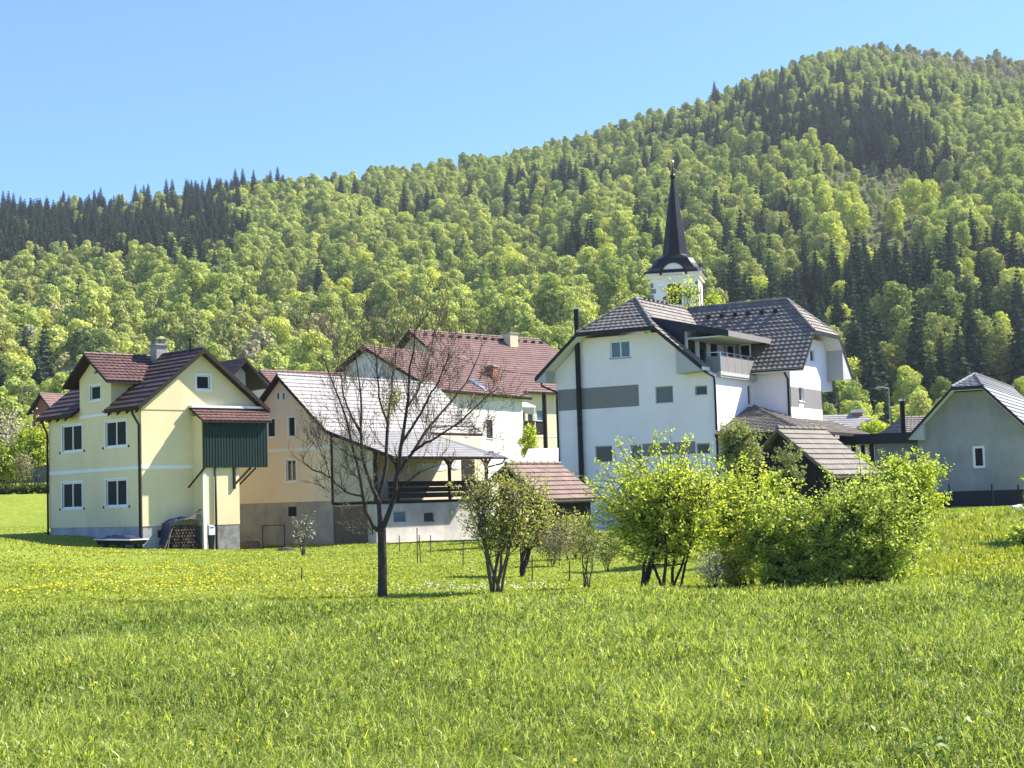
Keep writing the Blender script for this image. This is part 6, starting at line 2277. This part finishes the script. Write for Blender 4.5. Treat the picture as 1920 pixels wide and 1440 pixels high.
def blades(name, x, y, h, w_, lean, mat, g, tint=None, label=None):
    n = len(x)
    z = H(x, y)
    a = g.uniform(0, 2 * np.pi, n)
    fa = g.uniform(0, 2 * np.pi, n)
    dx, dy = np.cos(a), np.sin(a)
    bx, by = np.cos(fa), np.sin(fa)
    wx = .12                                             # breeze from one side
    tipx, tipy = x + (dx * lean + wx * lean) * h, y + dy * lean * h
    mx, my = x + (tipx - x) * .3, y + (tipy - y) * .3
    v = np.empty((n, 6, 3))
    v[:, 0] = np.stack([x - bx * w_ / 2, y - by * w_ / 2, z - .02], -1)
    v[:, 1] = np.stack([x + bx * w_ / 2, y + by * w_ / 2, z - .02], -1)
    v[:, 2] = np.stack([mx + bx * w_ * .42, my + by * w_ * .42, z + h * .58], -1)
    v[:, 3] = np.stack([mx - bx * w_ * .42, my - by * w_ * .42, z + h * .58], -1)
    hz_ = z + h * (1 - .42 * np.clip(lean, 0, 1.4))
    v[:, 4] = np.stack([tipx + bx * w_ * .06, tipy + by * w_ * .06, hz_], -1)
    v[:, 5] = np.stack([tipx - bx * w_ * .06, tipy - by * w_ * .06, hz_], -1)
    i = np.arange(n)[:, None] * 6
    f = np.concatenate([i + [[0, 1, 2, 3]], i + [[3, 2, 4, 5]]], 1).reshape(-1, 4)
    t = g.beta(2, 2, n) if tint is None else tint
    o = np_mesh(name, v.reshape(-1, 3), f, np.repeat(t, 2), mat)
    return tag(o, label, 'grass', kind='stuff')


def patch(x, y, sc, g, seed=0):
    """smooth random field in 0..1 for clumps of growth"""
    r = np.random.default_rng(seed)
    s = np.zeros_like(x)
    for k in range(9):
        a = r.uniform(0, np.pi); fr = sc * r.uniform(.5, 2.2)
        s += np.sin((x * np.cos(a) + y * np.sin(a)) * fr + r.uniform(0, 6)) / (1 + .15 * k)
    return 1 / (1 + np.exp(-s))


def meadow():
    g = np.random.default_rng(3)
    N_ = 560000
    # distances drawn so that far grass is thinner but wider
    y = 8.3 * (33.0 / 8.3) ** g.random(N_) ** .92
    x = g.uniform(-1, 1, N_) * (y * .36 + 3.6)
    edge = 31.6 + .5 * np.sin(x * .8) + .5 * np.sin(x * 2.1 + 1) + .02 * x
    ok = y < edge
    x, y = x[ok], y[ok]
    n = len(x)
    pt = patch(x, y, 1.6, g, 4); p2 = patch(x, y, .5, g, 9)
    h = (.11 + .12 * pt + .08 * p2) * g.uniform(.45, 1.3, n)
    w_ = (.0050 + .00050 * y) * g.uniform(.6, 1.6, n)
    lean = g.uniform(.15, 1.35, n)
    tint = np.clip(g.beta(.6, .85, n) * .85 + .22 * (p2 - .4) + .12 * (pt - .5), 0, 1)
    blades('meadow_grass', x, y, h, w_, lean, GM['tall'], g, tint, 'tall fresh grass of the meadow in front')
    N2 = 180000
    y = 30.5 * (92 / 30.5) ** g.random(N2)
    x = g.uniform(-1, 1, N2) * (y * .36 + 4)
    n = len(x)
    bank = (x > 7.5 + (y - 34) * .12) & (y < 62) & (y > 34)
    pt = patch(x, y, .9, g, 5)
    h = np.where(bank, .10 + .16 * pt, .035 + .035 * pt) * g.uniform(.6, 1.3, n)
    w_ = (.012 + .0006 * y) * g.uniform(.6, 1.4, n)
    blades('lawn_grass', x, y, h, w_, g.uniform(.2, 1.1, n), GM['lawn'], g, np.clip(g.beta(2, 2, n) * .8 + .3 * (pt - .4), 0, 1), 'short lawn grass around the houses')


meadow()


def flowers(name, x, y, hh, s, mat, label, g):
    z = H(x, y) + hh
    c = np.stack([x, y, z], -1)
    nn = np.stack([g.normal(0, .35, len(x)), -.6 + g.normal(0, .3, len(x)), np.ones(len(x))], -1)
    v, f = kites(c, nn, s, 1.0, g)
    # a second kite turned on the first makes an eight pointed head
    v2, f2 = kites(c + [0, 0, .004], nn, s, 1.0, g)
    o = np_mesh(name, np.concatenate([v, v2]), np.concatenate([f, f2 + len(v)]), g.random(2 * len(f)), mat)
    tag(o, label, 'flowers', kind='stuff')


def flower_beds():
    g = np.random.default_rng(8)
    X, Y = [], []
    for n, u0, u1, v0, v1 in ((650, 190, 470, 1036, 1112), (450, 0, 260, 1010, 1115), (300, 330, 760, 1036, 1112), (250, 1725, 1920, 1030, 1066)):
        for _ in range(n):
            u, v = g.normal((u0 + u1) / 2, (u1 - u0) / 3.2), g.uniform(v0, v1)
            hz = HZ - .03 * (u - 960)
            yy = 2.0 * F / max(25, v - hz)
            for _k in range(3):
                p = at(u, v, yy); zz = h1(p.x, yy)
                yy = yy * (2 - zz) / max(.2, 2 - p.z)
            if 32 < yy < 78:
                X.append(at(u, v, yy).x); Y.append(yy)
    X, Y = np.array(X), np.array(Y)
    flowers('lawn_dandelions', X, Y, .07, g.uniform(.014, .03, len(X)), GM['dandelion'], 'yellow dandelions scattered over the lawn', g)
    n = 170
    y = 9 * (30 / 9) ** g.random(n); x = g.uniform(-1, 1, n) * y * .34
    k = patch(x, y, .7, g, 31) > .45
    flowers('meadow_dandelions', x[k], y[k], .25, g.uniform(.012, .02, k.sum()), GM['dandelion'], 'a few yellow dandelions in the tall meadow', g)
    n = 220
    x = g.normal(-1.2, 1.5, n); y = 38 + g.normal(0, 1.2, n) + .3 * x
    k = y > 33
    flowers('lawn_daisies', x[k], y[k], .07, g.uniform(.012, .026, k.sum()), GM['daisy'], 'white daisies in a band across the lawn', g)


flower_beds()


def weeds():
    """broad leaved rosettes and dry seed heads in the meadow"""
    g = np.random.default_rng(12)
    n = 130
    y = 9 * (31 / 9) ** g.random(n); x = g.uniform(-1, 1, n) * y * .35
    C, Nn, S = [], [], []
    for a, b in zip(x, y):
        k = int(g.integers(7, 15)); r = g.uniform(.06, .16)
        th = g.uniform(0, 6.28, k); z0 = h1(a, b)
        C.append(np.stack([a + r * np.cos(th), b + r * np.sin(th), z0 + g.uniform(.12, .26, k)], -1))
        Nn.append(np.stack([.6 * np.cos(th), .6 * np.sin(th), np.ones(k)], -1) + g.normal(0, .2, (k, 3))); S.append(g.uniform(.022, .05, k))
    C, Nn, S = np.concatenate(C), np.concatenate(Nn), np.concatenate(S)
    v, f = kites(C, Nn, S, .5, g)
    tag(np_mesh('meadow_weeds', v, f, g.beta(2, 2, len(f)), NL['weed']), 'broad leaved weeds growing among the meadow grass', 'weeds', kind='stuff')
    n = 420
    y = 9 * (31 / 9) ** g.random(n); x = g.uniform(-1, 1, n) * y * .35
    z = H(x, y); hh = g.uniform(.24, .42, n)
    segs = []
    for a, b, c, d in zip(x, y, z, hh):
        l = g.normal(0, .05, 2)
        segs.append((np.array([[a, b, c], [a + l[0] * .4, b + l[1] * .4, c + d * .6], [a + l[0], b + l[1], c + d * .85], [a + l[0] * 1.2, b + l[1] * 1.2, c + d * .95], [a + l[0] * 1.3, b + l[1] * 1.3, c + d]]), [.002, .0018, .0016, .008, .001]))
    v, f = tubes_np(segs, 4)
    tag(np_mesh('seed_heads', v, f, g.random(len(f)), NL['straw']), 'thin grass stalks with seed heads rising above the meadow', 'grass', kind='stuff')


weeds()


# ---------------------------------------------------------------- air
def haze():
    m = MB(); m.box(-1350, 1350, -60, 1320, -8, 420)
    o = m.build('haze', [])
    mt = bpy.data.materials.new('haze_air'); mt.use_nodes = True
    t = mt.node_tree
    t.nodes.remove(t.nodes['Principled BSDF'])
    vol = t.nodes.new('ShaderNodeVolumePrincipled')
    vol.inputs['Color'].default_value = (.80, .88, 1, 1)
    vol.inputs['Density'].default_value = HAZE
    vol.inputs['Anisotropy'].default_value = .2
    t.links.new(vol.outputs[0], t.nodes['Material Output'].inputs['Volume'])
    o.data.materials.append(mt)
    tag(o, kind='stuff')


HAZE = .0001
haze()
